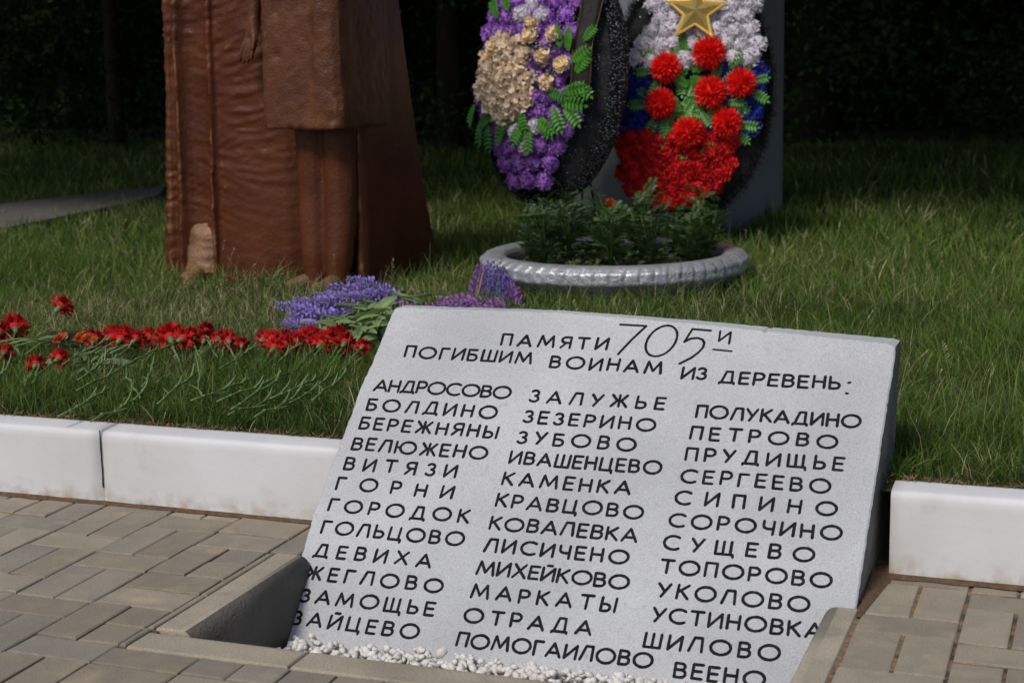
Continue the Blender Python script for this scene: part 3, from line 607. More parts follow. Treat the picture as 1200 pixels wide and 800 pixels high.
# ================================================================ WREATHS
def zrot(n,spin=0,upv=Vector((0,0,1))):
    q=n.to_track_quat('Z','Y'); return (q.to_matrix()@Matrix.Rotation(spin,3,'Z')).to_euler()
class Wreath:
    def __init__(s,name,label,O,yaw,tilt,A,B,H,cs=lambda t:0):
        s.n=Vector((math.sin(yaw)*math.cos(tilt),-math.cos(yaw)*math.cos(tilt),math.sin(tilt))); s.s=Vector((math.cos(yaw),math.sin(yaw),0)); s.u=s.n.cross(s.s); s.A,s.B,s.H=A,B,H
        s.O=Vector(O); base=s.O-s.u*B; base.z=.17; s.base=base
        s.root=empty(name,base); tag(s.root,label,'wreath')
    def hgt(s,a,b):
        k=a/s.A if True else 0; return s.H*math.sqrt(max(0,1-(a/s.A)**2-(b/s.B)**2))
    def P(s,a,b,h=0): return s.O+s.s*a+s.u*b+s.N(a,b)*h+s.n*s.hgt(a,b)-s.base
    def N(s,a,b):
        q=max(.12,1-(a/s.A)**2-(b/s.B)**2)**.5
        v=s.n+s.s*(s.H*a/s.A**2/q)+s.u*(s.H*b/s.B**2/q); return v.normalized()
    def backing(s,fringe,glint=0,flen=.045):
        mb=MB(); nr,na=9,44; vs=[]
        for j in range(nr+1):
            r=math.sin(j/nr*math.pi/2)*.985
            for i in range(na):
                t=2*math.pi*i/na; vs.append(s.P(s.A*r*math.cos(t),s.B*r*math.sin(t),-.012))
        for i in range(na):
            t=2*math.pi*i/na; vs.append(s.P(s.A*.985*math.cos(t),s.B*.985*math.sin(t),-.012)-s.n*.05)
        f=[(j*na+i,(j+1)*na+i,(j+1)*na+(i+1)%na,j*na+(i+1)%na) for j in range(nr+1) for i in range(na)]+[tuple((nr+1)*na+i for i in range(na))[::-1]]
        mb.add(vs,f); mk('backing',mb.mesh('backing','foam'),s.root)
        mb=MB(); rb=random.Random(5)
        for k in range(fringe):
            t=rb.uniform(0,6.283); r=rb.uniform(.80,1.0)**.5 if rb.random()<.75 else math.sqrt(rb.random()); r=min(r,.995)
            a,b=s.A*r*math.cos(t),s.B*r*math.sin(t); p=s.P(a,b,-.01); d=(s.N(a,b)+s.s*math.cos(t)*r*1.0+s.u*math.sin(t)*r+Vector((rb.gauss(0,.55),rb.gauss(0,.55),rb.gauss(0,.55)))).normalized(); l=flen*rb.uniform(.5,1.1); q_=d.orthogonal().normalized()*.0011
            mb.cur=1 if rb.random()<glint else 0
            if mb.cur: e=p+d*l*.8; q2=d.orthogonal().normalized()*.0021; mb.add([e-q2,e+d.cross(q2),e+q2,e-d.cross(q2)],[(0,1,2,3)])
            else: mb.add([p-q_,p+q_,p+d*l],[(0,1,2)])
        o=mk('tinsel_fringe',mb.mesh('tinsel_fringe',['black','glint'],False),s.root); tag(o,kind='stuff')
        mb=MB()        # wire easel legs down to the lawn
        for a in (-.16,.16):
            p=s.P(a,-s.B*.72,0)-s.n*s.hgt(a,-s.B*.72)-s.n*.05; g=Vector((p.x,p.y-.03,-.02)); mb=MB(); mb.tube([p,g],.006,6); mk('leg',mb.mesh('leg','wire'),s.root)
        p=s.P(0,s.B*.3,0)-s.n*s.hgt(0,s.B*.3)-s.n*.05; g=p-s.n*.28; g.z=-.02; mb=MB(); mb.tube([p,g],.006,6); mk('leg',mb.mesh('leg','wire'),s.root)
    def put(s,name,me,a,b,h=0,scale=1,rb=random,lab=None,jit=.2):
        n=(s.N(a,b)+Vector((rb.gauss(0,jit),rb.gauss(0,jit),rb.gauss(0,jit)))).normalized()
        return mk(name,me,s.root,s.P(a,b,h),zrot(n,rb.uniform(0,6.28)),scale)
    def leaf(s,name,me,a,b,ang,h=.01,scale=1,lift=.25,rb=random):
        n=s.N(a,b); d=(s.s*math.cos(ang)+s.u*math.sin(ang)); d=(d-n*d.dot(n)).normalized()+n*lift; d.normalize(); x=d.cross(n).normalized(); z=x.cross(d)
        return mk(name,me,s.root,s.P(a,b,h),Matrix((x,d,z)).transposed().to_euler(),scale)
def hexfill(step,x0,x1,y0,y1,rb,j=.18):
    out=[];r=0;y=y0
    while y<=y1:
        x=x0+(step/2 if r%2 else 0)
        while x<=x1: out.append((x+rb.uniform(-j,j)*step,y+rb.uniform(-j,j)*step)); x+=step
        y+=step*.86; r+=1
    return out
rb=random.Random(17)
# right wreath -------------------------------------------
RW=Wreath('memorial_wreath','white, blue and red wreath with gold star and scarlet pompons before the stele',(-1.86,7.52,.91),R(8),R(8),.385,.60,.10)
RW.backing(9000,.01)
LF_=[fernmesh(.10,.030,'fern_leaf','plastic_leaf',6,.25,k) for k in range(2)]
WH=[bloom(.048,46,k,ruff=.45,pw=.45,matname='fwhite',flatten=.8,ball=.86) for k in range(4)]; BL=[bloom(.030,22,k+9,ruff=.6,pw=.55,matname='fblue',ball=.7) for k in range(3)]; RD=[bloom(.048,46,k+19,ruff=.8,pw=.5,matname='fred',flatten=.8,ball=.82) for k in range(4)]
def halfw(t): return .335*math.sqrt(max(0,1-((t+.02)/.60)**2))
cen=lambda t: .005+.10*t
for a,b in hexfill(.074,-.40,.40,.135,.60,rb,.1):
    if abs(a-cen(b))<halfw(b)-.02: RW.put('white_bloom',rb.choice(WH),a,b,.012,rb.uniform(.9,1.12),rb)
for a,b in hexfill(.038,-.40,.40,-.20,.115,rb):
    if abs(a-cen(b))<halfw(b)-.01 and abs(a-cen(b))>.11: RW.put('blue_bloom',rb.choice(BL),a,b,.014,rb.uniform(.9,1.15),rb)
for a,b in hexfill(.064,-.42,.40,-.50,-.205,rb,.24):
    if abs(a-cen(b)+.03)<halfw(b*1.02)-.025: RW.put('red_bloom',rb.choice(RD),a,b,.012,rb.uniform(.9,1.15),rb)
for k in range(46):
    t=rb.uniform(0,6.28); r=math.sqrt(rb.random())*.16; a,b=.05+r*math.cos(t)*1.05,.0+r*math.sin(t)*1.05; RW.leaf('fern_leaf',None or LF_[k%2],a,b,rb.uniform(0,6.28),.012,rb.uniform(.7,1.0),.3,rb)
DH=[pompon(.082,300,k,'fdahl') for k in range(3)]
LF=LF_
dl=[(-.102,.089),(.085,.152),(.225,.017),(-.123,-.071),(.096,-.023),(.165,-.158),(.001,-.201)]
for i,(a,b) in enumerate(dl):
    RW.put('pompon_flower',DH[i%3],a,b,.048,[.96,1.04,.93,.97,1.02,.95,1.0][i],rb,jit=.08)
    ca,cb=a-.05,b+.02; ang=math.atan2(cb,ca)
    for k in range(5):
        g=ang+(k-2)*.75+rb.uniform(-.25,.25); RW.leaf('fern_leaf',rb.choice(LF),a+.045*math.cos(g),b+.045*math.sin(g),g,.022,rb.uniform(.8,1.1),.3)
for a,b,g in ((.03,.06,1),(0,0,2.5),(.0,-.09,-1.5),(.17,.08,.8),(.05,-.1,-1),(-.02,.17,1.8),(-.02,-.1,3),(.16,-.07,0)): RW.leaf('fern_leaf',LF[0],a,b,g,.03,.9,.35)
def star_mesh():
    mb=MB(); Ro,Ri,h=.132,.056,.030; 
    def ring(f,z): return [((Ro if i%2==0 else Ri)*f*math.sin(math.pi*i/5),(Ro if i%2==0 else Ri)*f*math.cos(math.pi*i/5),z) for i in range(10)]
    a=ring(1.16,0);b=ring(1.16,.008);c=ring(1.05,.010);d=ring(.98,.003);mb.add(a+b+c+d+[(0,0,h)],[(i,i+10,(i+1)%10+10,(i+1)%10) for i in range(10)]+[(10+i,20+i,20+(i+1)%10,10+(i+1)%10) for i in range(10)]+[(20+i,30+i,30+(i+1)%10,20+(i+1)%10) for i in range(10)]+[(30+i,40,30+(i+1)%10) for i in range(10)]+[tuple(range(10))])
    me=mb.mesh('star','gold',False); return me
sm=star_mesh(); x=(RW.s*math.cos(-.05)+RW.u*math.sin(-.05)); n=(RW.n+RW.u*.10).normalized(); x=(x-n*x.dot(n)).normalized(); y=n.cross(x)
mk('star',sm,RW.root,RW.P(.026,.335,.062),Matrix((x,y,n)).transposed().to_euler())
# left wreath --------------------------------------------
LW=Wreath('memorial_wreath','black tinsel wreath with violet blooms, cream roses and black ribbon, nearer the statue',(-2.43,7.22,.975),R(-20),R(8),.415,.585,.19)
LW.backing(13000,.32,.04)
VI=[bloom(.050,46,k+40,ruff=.45,pw=.42,matname='fpurp',flatten=.85,ball=.86) for k in range(4)]
BG=[bloom(.043,10,k+50,ruff=.3,pw=1.1,cup=1.1,matname='fbeige',core='fcore') for k in range(3)]
S8=-.08
for a,b in hexfill(.084,-.34,.30,-.46,.56,rb,.1):
    q_=1-((a+.02)/.30)**2-((b-.03)/.53)**2
    if q_<0: continue
    if -.15<b<.16 and -.24<a<.02: continue
    if a>.215 and b>-.1: continue
    LW.put('violet_bloom',rb.choice(VI),a,b,.012,rb.uniform(.85,1.12),rb)
for a,b in ((.005,.31),(.055,.255),(-.06,.262),(-.02,.27),(.02,-.315),(.075,-.225),(-.04,-.25)): LW.put('white_bloom',rb.choice(WH),a,b,.035,.85,rb)
for k in range(62):
    t=rb.uniform(0,6.28); r=math.sqrt((k+.5)/62); t=k*2.4; a=-.105+.165*r*math.cos(t); b=-.02+.185*r*math.sin(t)
    if a>.02 and b>.02: continue
    LW.put('beige_bloom',rb.choice(BG),a,b,.045+.02*(1-r),rb.uniform(.8,1.15),rb,jit=.35)
def rose_mesh(seed):
    rr=random.Random(seed); mb=MB()
    for L_,(rad,h_,n_,open_) in enumerate(((.010,.034,3,.0),(.017,.036,4,.1),(.024,.033,5,.25),(.030,.027,5,.5))):
        for k in range(n_):
            az=k*6.283/n_+L_*.7+rr.uniform(-.2,.2); wa=6.283/n_*.72
            def fn(u,v,az=az,rad=rad,h_=h_,open_=open_,wa=wa):
                t=az+(u-.5)*2*wa; rz=rad*(.45+.55*math.sin(min(1,v*1.1)*math.pi/2))+open_*rad*.45*v**3; z=h_*v*(1-.25*(2*u-1)**2*v); return Vector((rz*math.cos(t),rz*math.sin(t),z+.004))
            mb.grid(fn,6,4)
    return mb.mesh('rose','fcream')
RS=[bloom(.034,16,k+60,ruff=.08,pw=1.15,cup=1.6,matname='fcream',zig=.02,flatten=1.0,ball=.72) for k in range(3)]
for i,(a,b) in enumerate(((.033,.155),(.148,.168),(.112,.072),(.196,.040),(.137,-.041),(.028,.215),(-.17,.12),(-.21,.07))): LW.put('rose',RS[i%3],a,b,.062,[1.15,1.15,1.2,1.15,1.1,1.0,.95,.9][i],rb,jit=.25)
mb=MB()
for k in range(90):
    c=rb.choice(((-.03,.12),(.09,.12),(.04,.18),(-.07,.19),(.13,.02),(.17,.11),(.06,.07)))
    a,b=c[0]+rb.gauss(0,.028),c[1]+rb.gauss(0,.028); ellipsoid(mb,LW.P(a,b,.05+rb.uniform(0,.03)),(.0065,.0065,.0065),6,4)
tag(mk('bud_sprigs',mb.mesh('bud_sprigs','fbud'),LW.root),kind='stuff')
mb=MB()
for k in range(90):
    c=rb.choice(((.05,.11),(.11,.115),(.16,.0),(.07,0),(.1,.1)))
    a,b=c[0]+rb.gauss(0,.03),c[1]+rb.gauss(0,.02); ellipsoid(mb,LW.P(a,b,.045+rb.uniform(0,.02)),(.004,.004,.004),5,3)
M['paleg']=mat('pale_green_filler',(.33,.40,.26),(.42,.45,.35),20,.8)
tag(mk('filler_sprigs',mb.mesh('filler_sprigs','paleg'),LW.root),kind='stuff')
PL=leafmesh(.11,.020,'plastic_leaf','plastic_leaf',.0,6,.15)
for a,b,g in ((.215,.10,1.5),(.18,.11,1.7)): LW.leaf('plastic_leaf',PL,a,b,g,.05,1,.5)
for a,b,g,sc2 in ((-.05,-.17,-2.2,1),(-.10,-.20,-1.8,1),(-.0,-.15,-1.2,1),(-.15,-.17,-2.6,1),(.0,.10,1.2,.8),(.20,-.08,.2,1.2),(.19,-.12,-.1,1.25),(.16,-.13,-1.1,1.2),(.21,-.13,-.8,1.1),(.10,-.18,-.9,1.1),(.02,-.20,-2,1.1),(.05,-.22,-1.6,1.1),(.23,.05,.6,1),(.25,.0,.9,1),(.25,-.03,-.6,1),(.27,.14,.9,.8),(-.24,-.19,-1.8,1.2),(-.20,-.21,-1.4,1.2),(-.30,-.12,-2.1,1.1),(-.18,.24,2.2,1.1),(-.12,.27,2.0,1.1),(.08,-.20,-.4,1.2),(.13,-.07,-.3,1)): LW.leaf('fern_leaf',LF[0] if rb.random()<.5 else LF[1],a,b,g,.05,sc2*1.1,.35)
# ribbon: over the right shoulder of the wreath
def ribb(u,v,w_=.078,off=0):
    t=.60-.72*v; a=.247+.055*v-.03*v*v+(u-.5)*w_; b=t; return LW.P(a,b,.045+.010*math.sin(v*9)+off)+Vector((.004*math.sin(v*17),0,0))
mb=MB(); mb.grid(lambda u,v:ribb(u,v),5,26); me=mb.mesh('ribbon','ribbon'); o=mk('ribbon',me,LW.root); sm_=o.modifiers.new('thick','SOLIDIFY'); sm_.thickness=.0012
for u0 in (.04,.96):
    mb=MB(); mb.tube([ribb(u0,v/25,off=.0012) for v in range(26)],.0011,4); mk('ribbon_edge',mb.mesh('ribbon_edge','goldline'),o)
# ================================================================ STELE
mb=MB(); mb.box(0,1.04,0,1.07,0,3.1,.01)
st=empty('grey_stele',(-2.872,8.03,.165),(0,0,R(-7))); tag(st,'tall dark grey painted stele standing on the lawn behind the wreaths','stele')
mk('shaft',mb.mesh('shaft','stele',False),st)
mb=MB(); mb.box(-.012,1.052,-.012,1.082,-.05,.045,.008); mk('plinth',mb.mesh('plinth','stele',False),st)
# ================================================================ PLANTER
pl=empty('flower_bowl',(-1.866,6.25,.176)); tag(pl,'wide silver painted concrete flower bowl with leaf relief rim, between slab and stele','planter')
prof=[(.30,-.05),(.40,-.02),(.455,.02),(.485,.042),(.508,.060),(.528,.080),(.535,.100),(.530,.125),(.515,.142),(.49,.150),(.462,.150),(.440,.142),(.43,.125),(.43,.06)]
mb=MB(); na=540; vs=[]
pp=[]
for i in range(len(prof)-1):
    for k in range(3): t=k/3; pp.append((prof[i][0]*(1-t)+prof[i+1][0]*t,prof[i][1]*(1-t)+prof[i+1][1]*t,i+t))
pp.append((*prof[-1],len(prof)-1))
for r,z,ii in pp:
    for i in range(na):
        t=2*math.pi*i/na; d=0
        if 3<ii<9.2:
            w_=(ii-3)/6.2; ph=(i/na*52+ .55*(w_-.5)**2*2)%1; q_=abs(ph-.5)*2; env=math.sin(w_*math.pi)
            ph=(i/na*60+.55*math.sin(w_*math.pi))%1; d=.0085*env**.7*(ph**.55*min(1,(1-ph)/.14)-.35)+.0025*math.sin(w_*22)*env+.003*lump(t*30,z*60)
        else: d=.0022*lump(t*22,r*40,z*40)
        vs.append(((r+d)*math.cos(t),(r+d)*math.sin(t),z+d*.4))
mb.add(vs,[(j*na+i,j*na+(i+1)%na,(j+1)*na+(i+1)%na,(j+1)*na+i) for j in range(len(pp)-1) for i in range(na)])
mk('bowl_rim',mb.mesh('bowl_rim','silver'),pl)
mb=MB(); nr=14; vs=[(0,0,.10)]
for j in range(1,nr+1):
    for i in range(60): t=2*math.pi*i/60; r=.434*j/nr; vs.append((r*math.cos(t),r*math.sin(t),.10-.02*(j/nr)**3+.012*lump(r*math.cos(t)*14,r*math.sin(t)*14)))
mb.add(vs,[(0,1+i,1+(i+1)%60) for i in range(60)]+[(1+(j-1)*60+i,1+j*60+i,1+j*60+(i+1)%60,1+(j-1)*60+(i+1)%60) for j in range(1,nr) for i in range(60)])
mk('bowl_soil',mb.mesh('bowl_soil','psoil'),pl)
# marigold plants
def marigold_meshes(seed):
    rr=random.Random(seed); lf=MB(); stm=MB(); H=rr.uniform(.17,.22)
    def frond(p,d,L):
        d=d.normalized(); side=d.cross(Vector((0,0,1))).normalized(); n=side.cross(d)
        for i in range(7):
            t=.2+.8*i/6; q_=p+d*L*t+Vector((0,0,-.25*L*t*t)); ln=L*.50*math.sin(math.pi*(.22+.62*t)); 
            for s in ((-1,1) if i<6 else (0,)):
                dd=(d*.75+side*s*1.0).normalized() if s else d; w_=ln*.085; sd=dd.cross(n).normalized()
                e=q_+dd*ln+Vector((0,0,-ln*.15)); m_=q_+dd*ln*.5
                lf.add([q_,m_-sd*w_,e,m_+sd*w_],[(0,1,2,3)])
    for k in range(5):
        a=rr.uniform(0,6.28); ln=rr.uniform(.2,.6); hh=H*rr.uniform(.7,1.05); P=[Vector((0,0,0)),Vector((math.cos(a)*.03*ln,math.sin(a)*.03*ln,hh*.5)),Vector((math.cos(a)*.09*ln,math.sin(a)*.09*ln,hh))]
        stm.tube(P,[.004,.0032,.002],5)
        for j in range(12):
            t=.15+.85*j/11; p=P[0].lerp(P[2],t); az=j*2.4+rr.uniform(-.4,.4); frond(p,Vector((math.cos(az),math.sin(az),rr.uniform(.25,.9)+(.6 if j>10 else 0))),rr.uniform(.05,.075))
    return lf.mesh('foliage','mleaf',False),stm.mesh('stem','mleaf')
MG=[marigold_meshes(k) for k in range(4)]
fl=bloom(.020,26,77,matname='rmari',ruff=.3,pw=.45)
spots=[(-.26,.20),(.28,.22),(.0,.33),(-.36,.08),(.36,.08),(-.30,.10),(-.16,-.06),(-.03,.12),(.12,-.02),(.25,.12),(.31,-.04),(.05,-.20),(-.22,-.20),(.18,.26),(-.10,.28),(-.34,-.04),(.20,-.15),(-.05,-.03),(.02,.25)]
rank={i:r for r,i in enumerate(sorted(range(len(spots)),key=lambda k:spots[k][0]+.0001*k))}
for i,(x,y) in enumerate(spots):
    p=empty('marigold_plant',(-1.866+x,6.25+y,.275),(0,0,rb.uniform(0,6.28))); s_=rb.uniform(.98,1.22); p.scale=(s_,)*3
    f_,s2=MG[i%4]; mk('foliage',f_,p); mk('stem',s2,p)
    if i==7: tag(p,'marigold plant in the silver bowl bearing one open red-orange flower','marigold','marigold plants in the bowl'); mk('flower',fl,p,(.0,-.06,.225),(R(60),0,0)); p.rotation_euler=(0,0,0)
    else: tag(p,f'feathery green marigold plant, {ORD[rank[i]]} from the left among those in the silver bowl','marigold','marigold plants in the bowl')
mb=MB()
for k in range(500):
    t=rb.uniform(0,6.28); r=.42*math.sqrt(rb.random()); x,y=r*math.cos(t),r*math.sin(t); a=rb.uniform(0,6.28); l=rb.uniform(.02,.05); z=.105-.02*(r/.43)**3
    mb.add([(x,y,z),(x+math.cos(a+.3)*l*.5,y+math.sin(a+.3)*l*.5,z+l*.6),(x+math.cos(a)*l,y+math.sin(a)*l,z+l*.5),(x+math.cos(a-.3)*l*.5,y+math.sin(a-.3)*l*.5,z+l*.35)],[(0,1,2,3)])
o=mk('bowl_weeds',mb.mesh('bowl_weeds','mleaf',False),pl); tag(o,kind='stuff')
# ================================================================ CARNATIONS
CB=[bloom(.033,46,k+90,ruff=.5,pw=.62,matname='carn',zig=.2,ball=.5) for k in range(4)]
def carn_parts(seed,L=.27):
    rr=random.Random(seed); ca=MB(); ca.tube([(0,0,-.032),(0,0,-.026),(0,0,-.008),(0,0,.006)],[.003,.0075,.0085,.010],8)
    st=MB(); P=[Vector((0,0,-.028))]; 
    for i in range(1,7): P.append(Vector((rr.gauss(0,.0035),rr.gauss(0,.0035),-.028-L*i/6)))
    st.tube(P,.0023,6)
    for i in (1,2,3,4,5): ellipsoid(st,P[i],(.0042,.0042,.006),6,4)
    lv=MB()
    for i in (1,3,4):
        for s in (-1,1):
            a=i*1.6+(0 if s>0 else math.pi)+rr.uniform(-.3,.3); l=rr.uniform(.015,.05); d=Vector((math.cos(a),math.sin(a),0)); sd=Vector((-math.sin(a),math.cos(a),0)); vs=[]
            for k in range(5):
                t=k/4; c=P[i]+d*(.003+l*.28*t+l*.2*t*t)+Vector((0,0,l*(.9*t-.25*t*t))); ww=.0020*(1-t)**.6; vs+=[c-sd*ww,c+sd*ww]
            lv.add(vs,[(2*k,2*k+1,2*k+3,2*k+2) for k in range(4)])
    return ca.mesh('calyx','cstem'),st.mesh('stem','cstem'),lv.mesh('leaves','cstem',False)
CP=[carn_parts(k,.22+.02*k) for k in range(5)]
def carnation(x,y,z,az,el,label,sc2=1.0,i=0,group='red carnations laid on the lawn',petal=None):
    d=Vector((math.cos(el)*math.sin(az),math.cos(el)*math.cos(az),math.sin(el)))   # direction the bloom points
    p=empty('carnation',(x,y,z),zrot(d,rb.uniform(0,6.28))); p.scale=(sc2,)*3; tag(p,label,'carnation',group)
    mk('bloom',petal or CB[i%4],p,(0,0,0),None,1); a,b,c=CP[i%5]; mk('calyx',a,p); mk('stem',b,p); mk('leaves',c,p); return p
row=[(2,395,-3.336,4.301),(18,392,-3.322,4.352),(130,400,-2.941,4.325),(148,397,-2.919,4.377),(160,402,-2.845,4.32),(175,397,-2.846,4.395),(200,402,-2.755,4.373),(226,398,-2.701,4.417),(242,395,-2.682,4.468),(256,402,-2.591,4.385),(268,402,-2.559,4.393),(284,404,-2.503,4.378),(310,400,-2.464,4.448),(322,408,-2.377,4.353),(333,398,-2.417,4.49),(348,403,-2.344,4.434),(365,398,-2.333,4.512),(377,405,-2.255,4.428),(390,392,-2.308,4.611),(402,400,-2.223,4.51),(425,410,-2.102,4.396)]
row=sorted(row+[(108, 402, -2.99, 4.3), (122, 397, -2.95, 4.36), (140, 406, -2.88, 4.29), (188, 398, -2.8, 4.42), (212, 406, -2.7, 4.36), (234, 402, -2.66, 4.42), (262, 396, -2.6, 4.45), (318, 400, -2.42, 4.42), (341, 407, -2.36, 4.39), (357, 401, -2.33, 4.46), (372, 400, -2.29, 4.47), (384, 404, -2.25, 4.46), (395, 398, -2.26, 4.55), (408, 406, -2.19, 4.46)])
for i,(px,py,x,y) in enumerate(row):
    az=R(-15+rb.uniform(-28,28)); 
    if px>300: az=R(-2+rb.uniform(-12,12))
    el=R(rb.uniform(2,22)); big=1.35 if px in(200,18) else (.75 if px in(284,256,425) else 1.0)
    carnation(x,y,.255+rb.uniform(-.004,.018),az,el,f'red carnation, {ORD[i]} from the left in the row lying on the grass',big*rb.uniform(.9,1.06),i)
carnation(-3.449,4.788,.27,R(10),R(25),'single red carnation lying apart, far left behind the row near the statue',1.25,2)
carnation(-2.962,3.966,.245,R(-25),R(10),'left red carnation of the low pair in front of the orange marigolds',.9,1)
carnation(-2.935,4.045,.25,R(-5),R(10),'right red carnation of the low pair in front of the orange marigolds',.9,3)
for k,(x,y) in enumerate(((-3.19,4.12),)): carnation(x,y,.24,R(-30),R(0),'dark shaded red carnation hanging low at the left edge of the row',.9,4)
# orange marigold posy
OG=bloom(.026,30,131,ruff=.4,pw=.5,matname='orange')
for j,(x,y,l) in enumerate(((-3.085,4.26,'orange marigold bloom at the left end of the wilted posy'),(-3.03,4.30,'orange marigold bloom on top of the wilted posy'),(-2.985,4.27,'orange and red marigold bloom right of the wilted posy'))):
    p=empty('cut_marigold',(x,y,.265),(R(25),R(15*(j-1)),0)); tag(p,l,'marigold','orange marigolds in the posy'); mk('bloom',OG,p,None,None,(1.1,1.1,.7)); a,b,c=CP[j]; mk('stem',b,p,(0,0,.0),(R(-60),0,0),(.8,.8,.55))
WL=[leafmesh(.12,.014,'wilted_leaf','wilt',0,6,.3,k) for k in range(2)]+[leafmesh(.075,.016,'wilted_leaf','wilt',0,5,.55,3)]
def leafbunch(name,label,cat,cx,cy,cz,n,spread,az0,azs,meshes,s0,s1,el0=-.1,el1=.6,stalks=0):
    p=empty(name,(cx,cy,cz)); tag(p,label,cat)
    for k in range(n):
        az=az0+rb.gauss(0,azs); el=rb.uniform(el0,el1); rot=Matrix.Rotation(-az,3,'Z')@Matrix.Rotation(el,3,'X')@Matrix.Rotation(rb.uniform(-.9,.9),3,'Y')
        mk('leaf',rb.choice(meshes),p,(max(-1.6*spread[0],min(1.6*spread[0],rb.gauss(0,spread[0]))),max(-1.5*spread[1],min(1.5*spread[1],rb.gauss(0,spread[1]))),rb.uniform(-.01,.025)),rot.to_euler(),rb.uniform(s0,s1))
    for k in range(stalks):
        az=az0+math.pi+rb.gauss(0,.35); mb=MB(); a0=Vector((rb.gauss(0,spread[0]),rb.gauss(0,spread[1]),.02)); L=rb.uniform(.12,.22); d=Vector((math.sin(az),math.cos(az),rb.uniform(-.12,.05)))
        mb.tube([a0,a0+d*L*.5+Vector((0,0,.012)),a0+d*L],[.0035,.003,.0025],5); mk('stalk',mb.mesh('stalk','lleaf'),p)
    return p
leafbunch('leaf_bunch','pale green pointed leaves between the red carnations and the orange posy at left','leaves',-3.13,4.30,.23,16,(.05,.03),R(35),.45,WL[:2],.9,1.3,stalks=4)
leafbunch('wilted_posy','grey-green wilted stalks and drooping leaves hanging below the orange marigolds','wilted posy',-2.87,4.16,.225,14,(.05,.05),R(190),.7,[WL[2],WL[0]],.7,1.0,-.5,.3,stalks=7)
# loose carnation stems in front
SL=((-2.53,3.50,-5),(-2.42,3.51,0),(-2.46,3.72,-38),(-2.17,3.78,4),(-2.12,3.74,-6),(-2.06,3.78,2),(-2.1,3.66,8),(-2.00,3.80,-4),(-1.96,3.86,-10),(-2.32,3.82,-32),(-2.72,3.85,-18),(-2.03,3.66,0),(-2.86,3.82,-30),(-2.64,3.80,-8),(-2.36,3.74,-14),(-2.25,3.70,6),(-2.95,3.74,-20),(-2.52,3.86,-24))
srank={i:r for r,i in enumerate(sorted(range(len(SL)),key=lambda k:SL[k][0]/SL[k][1]))}
for k,(x,y,az) in enumerate(SL):
    p=empty('carnation_stalk',(x,y,.245 if y>3.66 else .232),zrot(Vector((math.sin(R(az)),math.cos(R(az)),.02+(.05 if y<3.66 else 0))))); p.scale=(1.25,)*3
    tag(p,f'loose green carnation stem lying below the red blooms, {ORD[srank[k]]} from the left','flower stem','loose carnation stems'); a,b,c=CP[k%5]; mk('stem_shaft',b,p,(0,0,.22)); mk('leaves',c,p,(0,0,.22))
# ================================================================ LUPINS
def lupin_meshes(seed,matname,L=.15):
    rr=random.Random(seed); mb=MB(); n=70
    for k in range(n):
        t=k/n; az=k*2.4; r=.016*(1-t*.6)*rr.uniform(.4,1.35); z=L*(t); d=Vector((math.cos(az),math.sin(az),.35)).normalized(); c=Vector((0,0,z))+d*r; s=Vector((-math.sin(az),math.cos(az),0)); q_=.0065*(1-.5*t)
        mb.add([c-s*q_-d*q_,c-s*q_*.6+d*q_,c+d*q_*1.2+Vector((0,0,q_)),c+s*q_*.6+d*q_,c+s*q_-d*q_,c+Vector((0,0,q_*1.3))],[(0,1,5),(1,2,5),(2,3,5),(3,4,5)])
    st=MB(); st.tube([(0,0,-.16),(0,.004,-.08),(0,0,0),(0,0,L)],[.0032,.003,.0025,.001],5)
    return mb.mesh('florets',matname,False),st.mesh('stem','lleaf')
LB=[lupin_meshes(k,'lupb') for k in range(3)]; LPp=[lupin_meshes(k+5,'lupp') for k in range(3)]
def lupin(p0,p1,meshes,label,group,sc2=1.0):
    p0,p1=Vector(p0),Vector(p1); p1=p1+Vector((rb.gauss(0,.016),rb.gauss(0,.02),rb.uniform(-.01,.03)))*(1 if abs(p1.z-p0.z)<.03 else 0); d=p1-p0; o=empty('lupin',p0,zrot(d,rb.uniform(0,6.28))); o.scale=(sc2*1.1,sc2*1.1,max(.7,d.length/.15)*1.0); tag(o,label,'lupin',group); f,s=rb.choice(meshes); mk('florets',f,o); mk('stem',s,o)
bl=[((-2.38,4.66),(-2.50,4.57)),((-2.40,4.83),(-2.48,4.74)),((-2.36,4.93),(-2.47,4.86)),((-2.43,5.08),(-2.53,4.99)),((-2.33,5.12),(-2.43,5.06)),((-2.353,4.595),(-2.464,4.551)),((-2.433,4.791),(-2.52,4.668)),((-2.36,4.76),(-2.47,4.63)),((-2.432,4.897),(-2.525,4.768)),((-2.465,4.998),(-2.515,4.841)),((-2.374,4.875),(-2.409,4.70)),((-2.465,5.189),(-2.542,5.054)),((-2.462,5.27),(-2.566,5.205)),((-2.369,5.173),(-2.42,5.02)),((-2.34,5.219),(-2.44,5.14)),((-2.30,5.05),(-2.40,4.95)),((-2.40,4.70),(-2.50,4.60))]
for k,(a,b) in enumerate(sorted(bl,key=lambda t:t[1][0]+.36*t[1][1])): zz=rb.uniform(0,.05); lupin((*a,.262+zz),(*b,.275+zz),LB,f'blue-violet lupin spike, {ORD[k]} from the left in the heap beside the slab top','blue lupins in the heap',1.25)
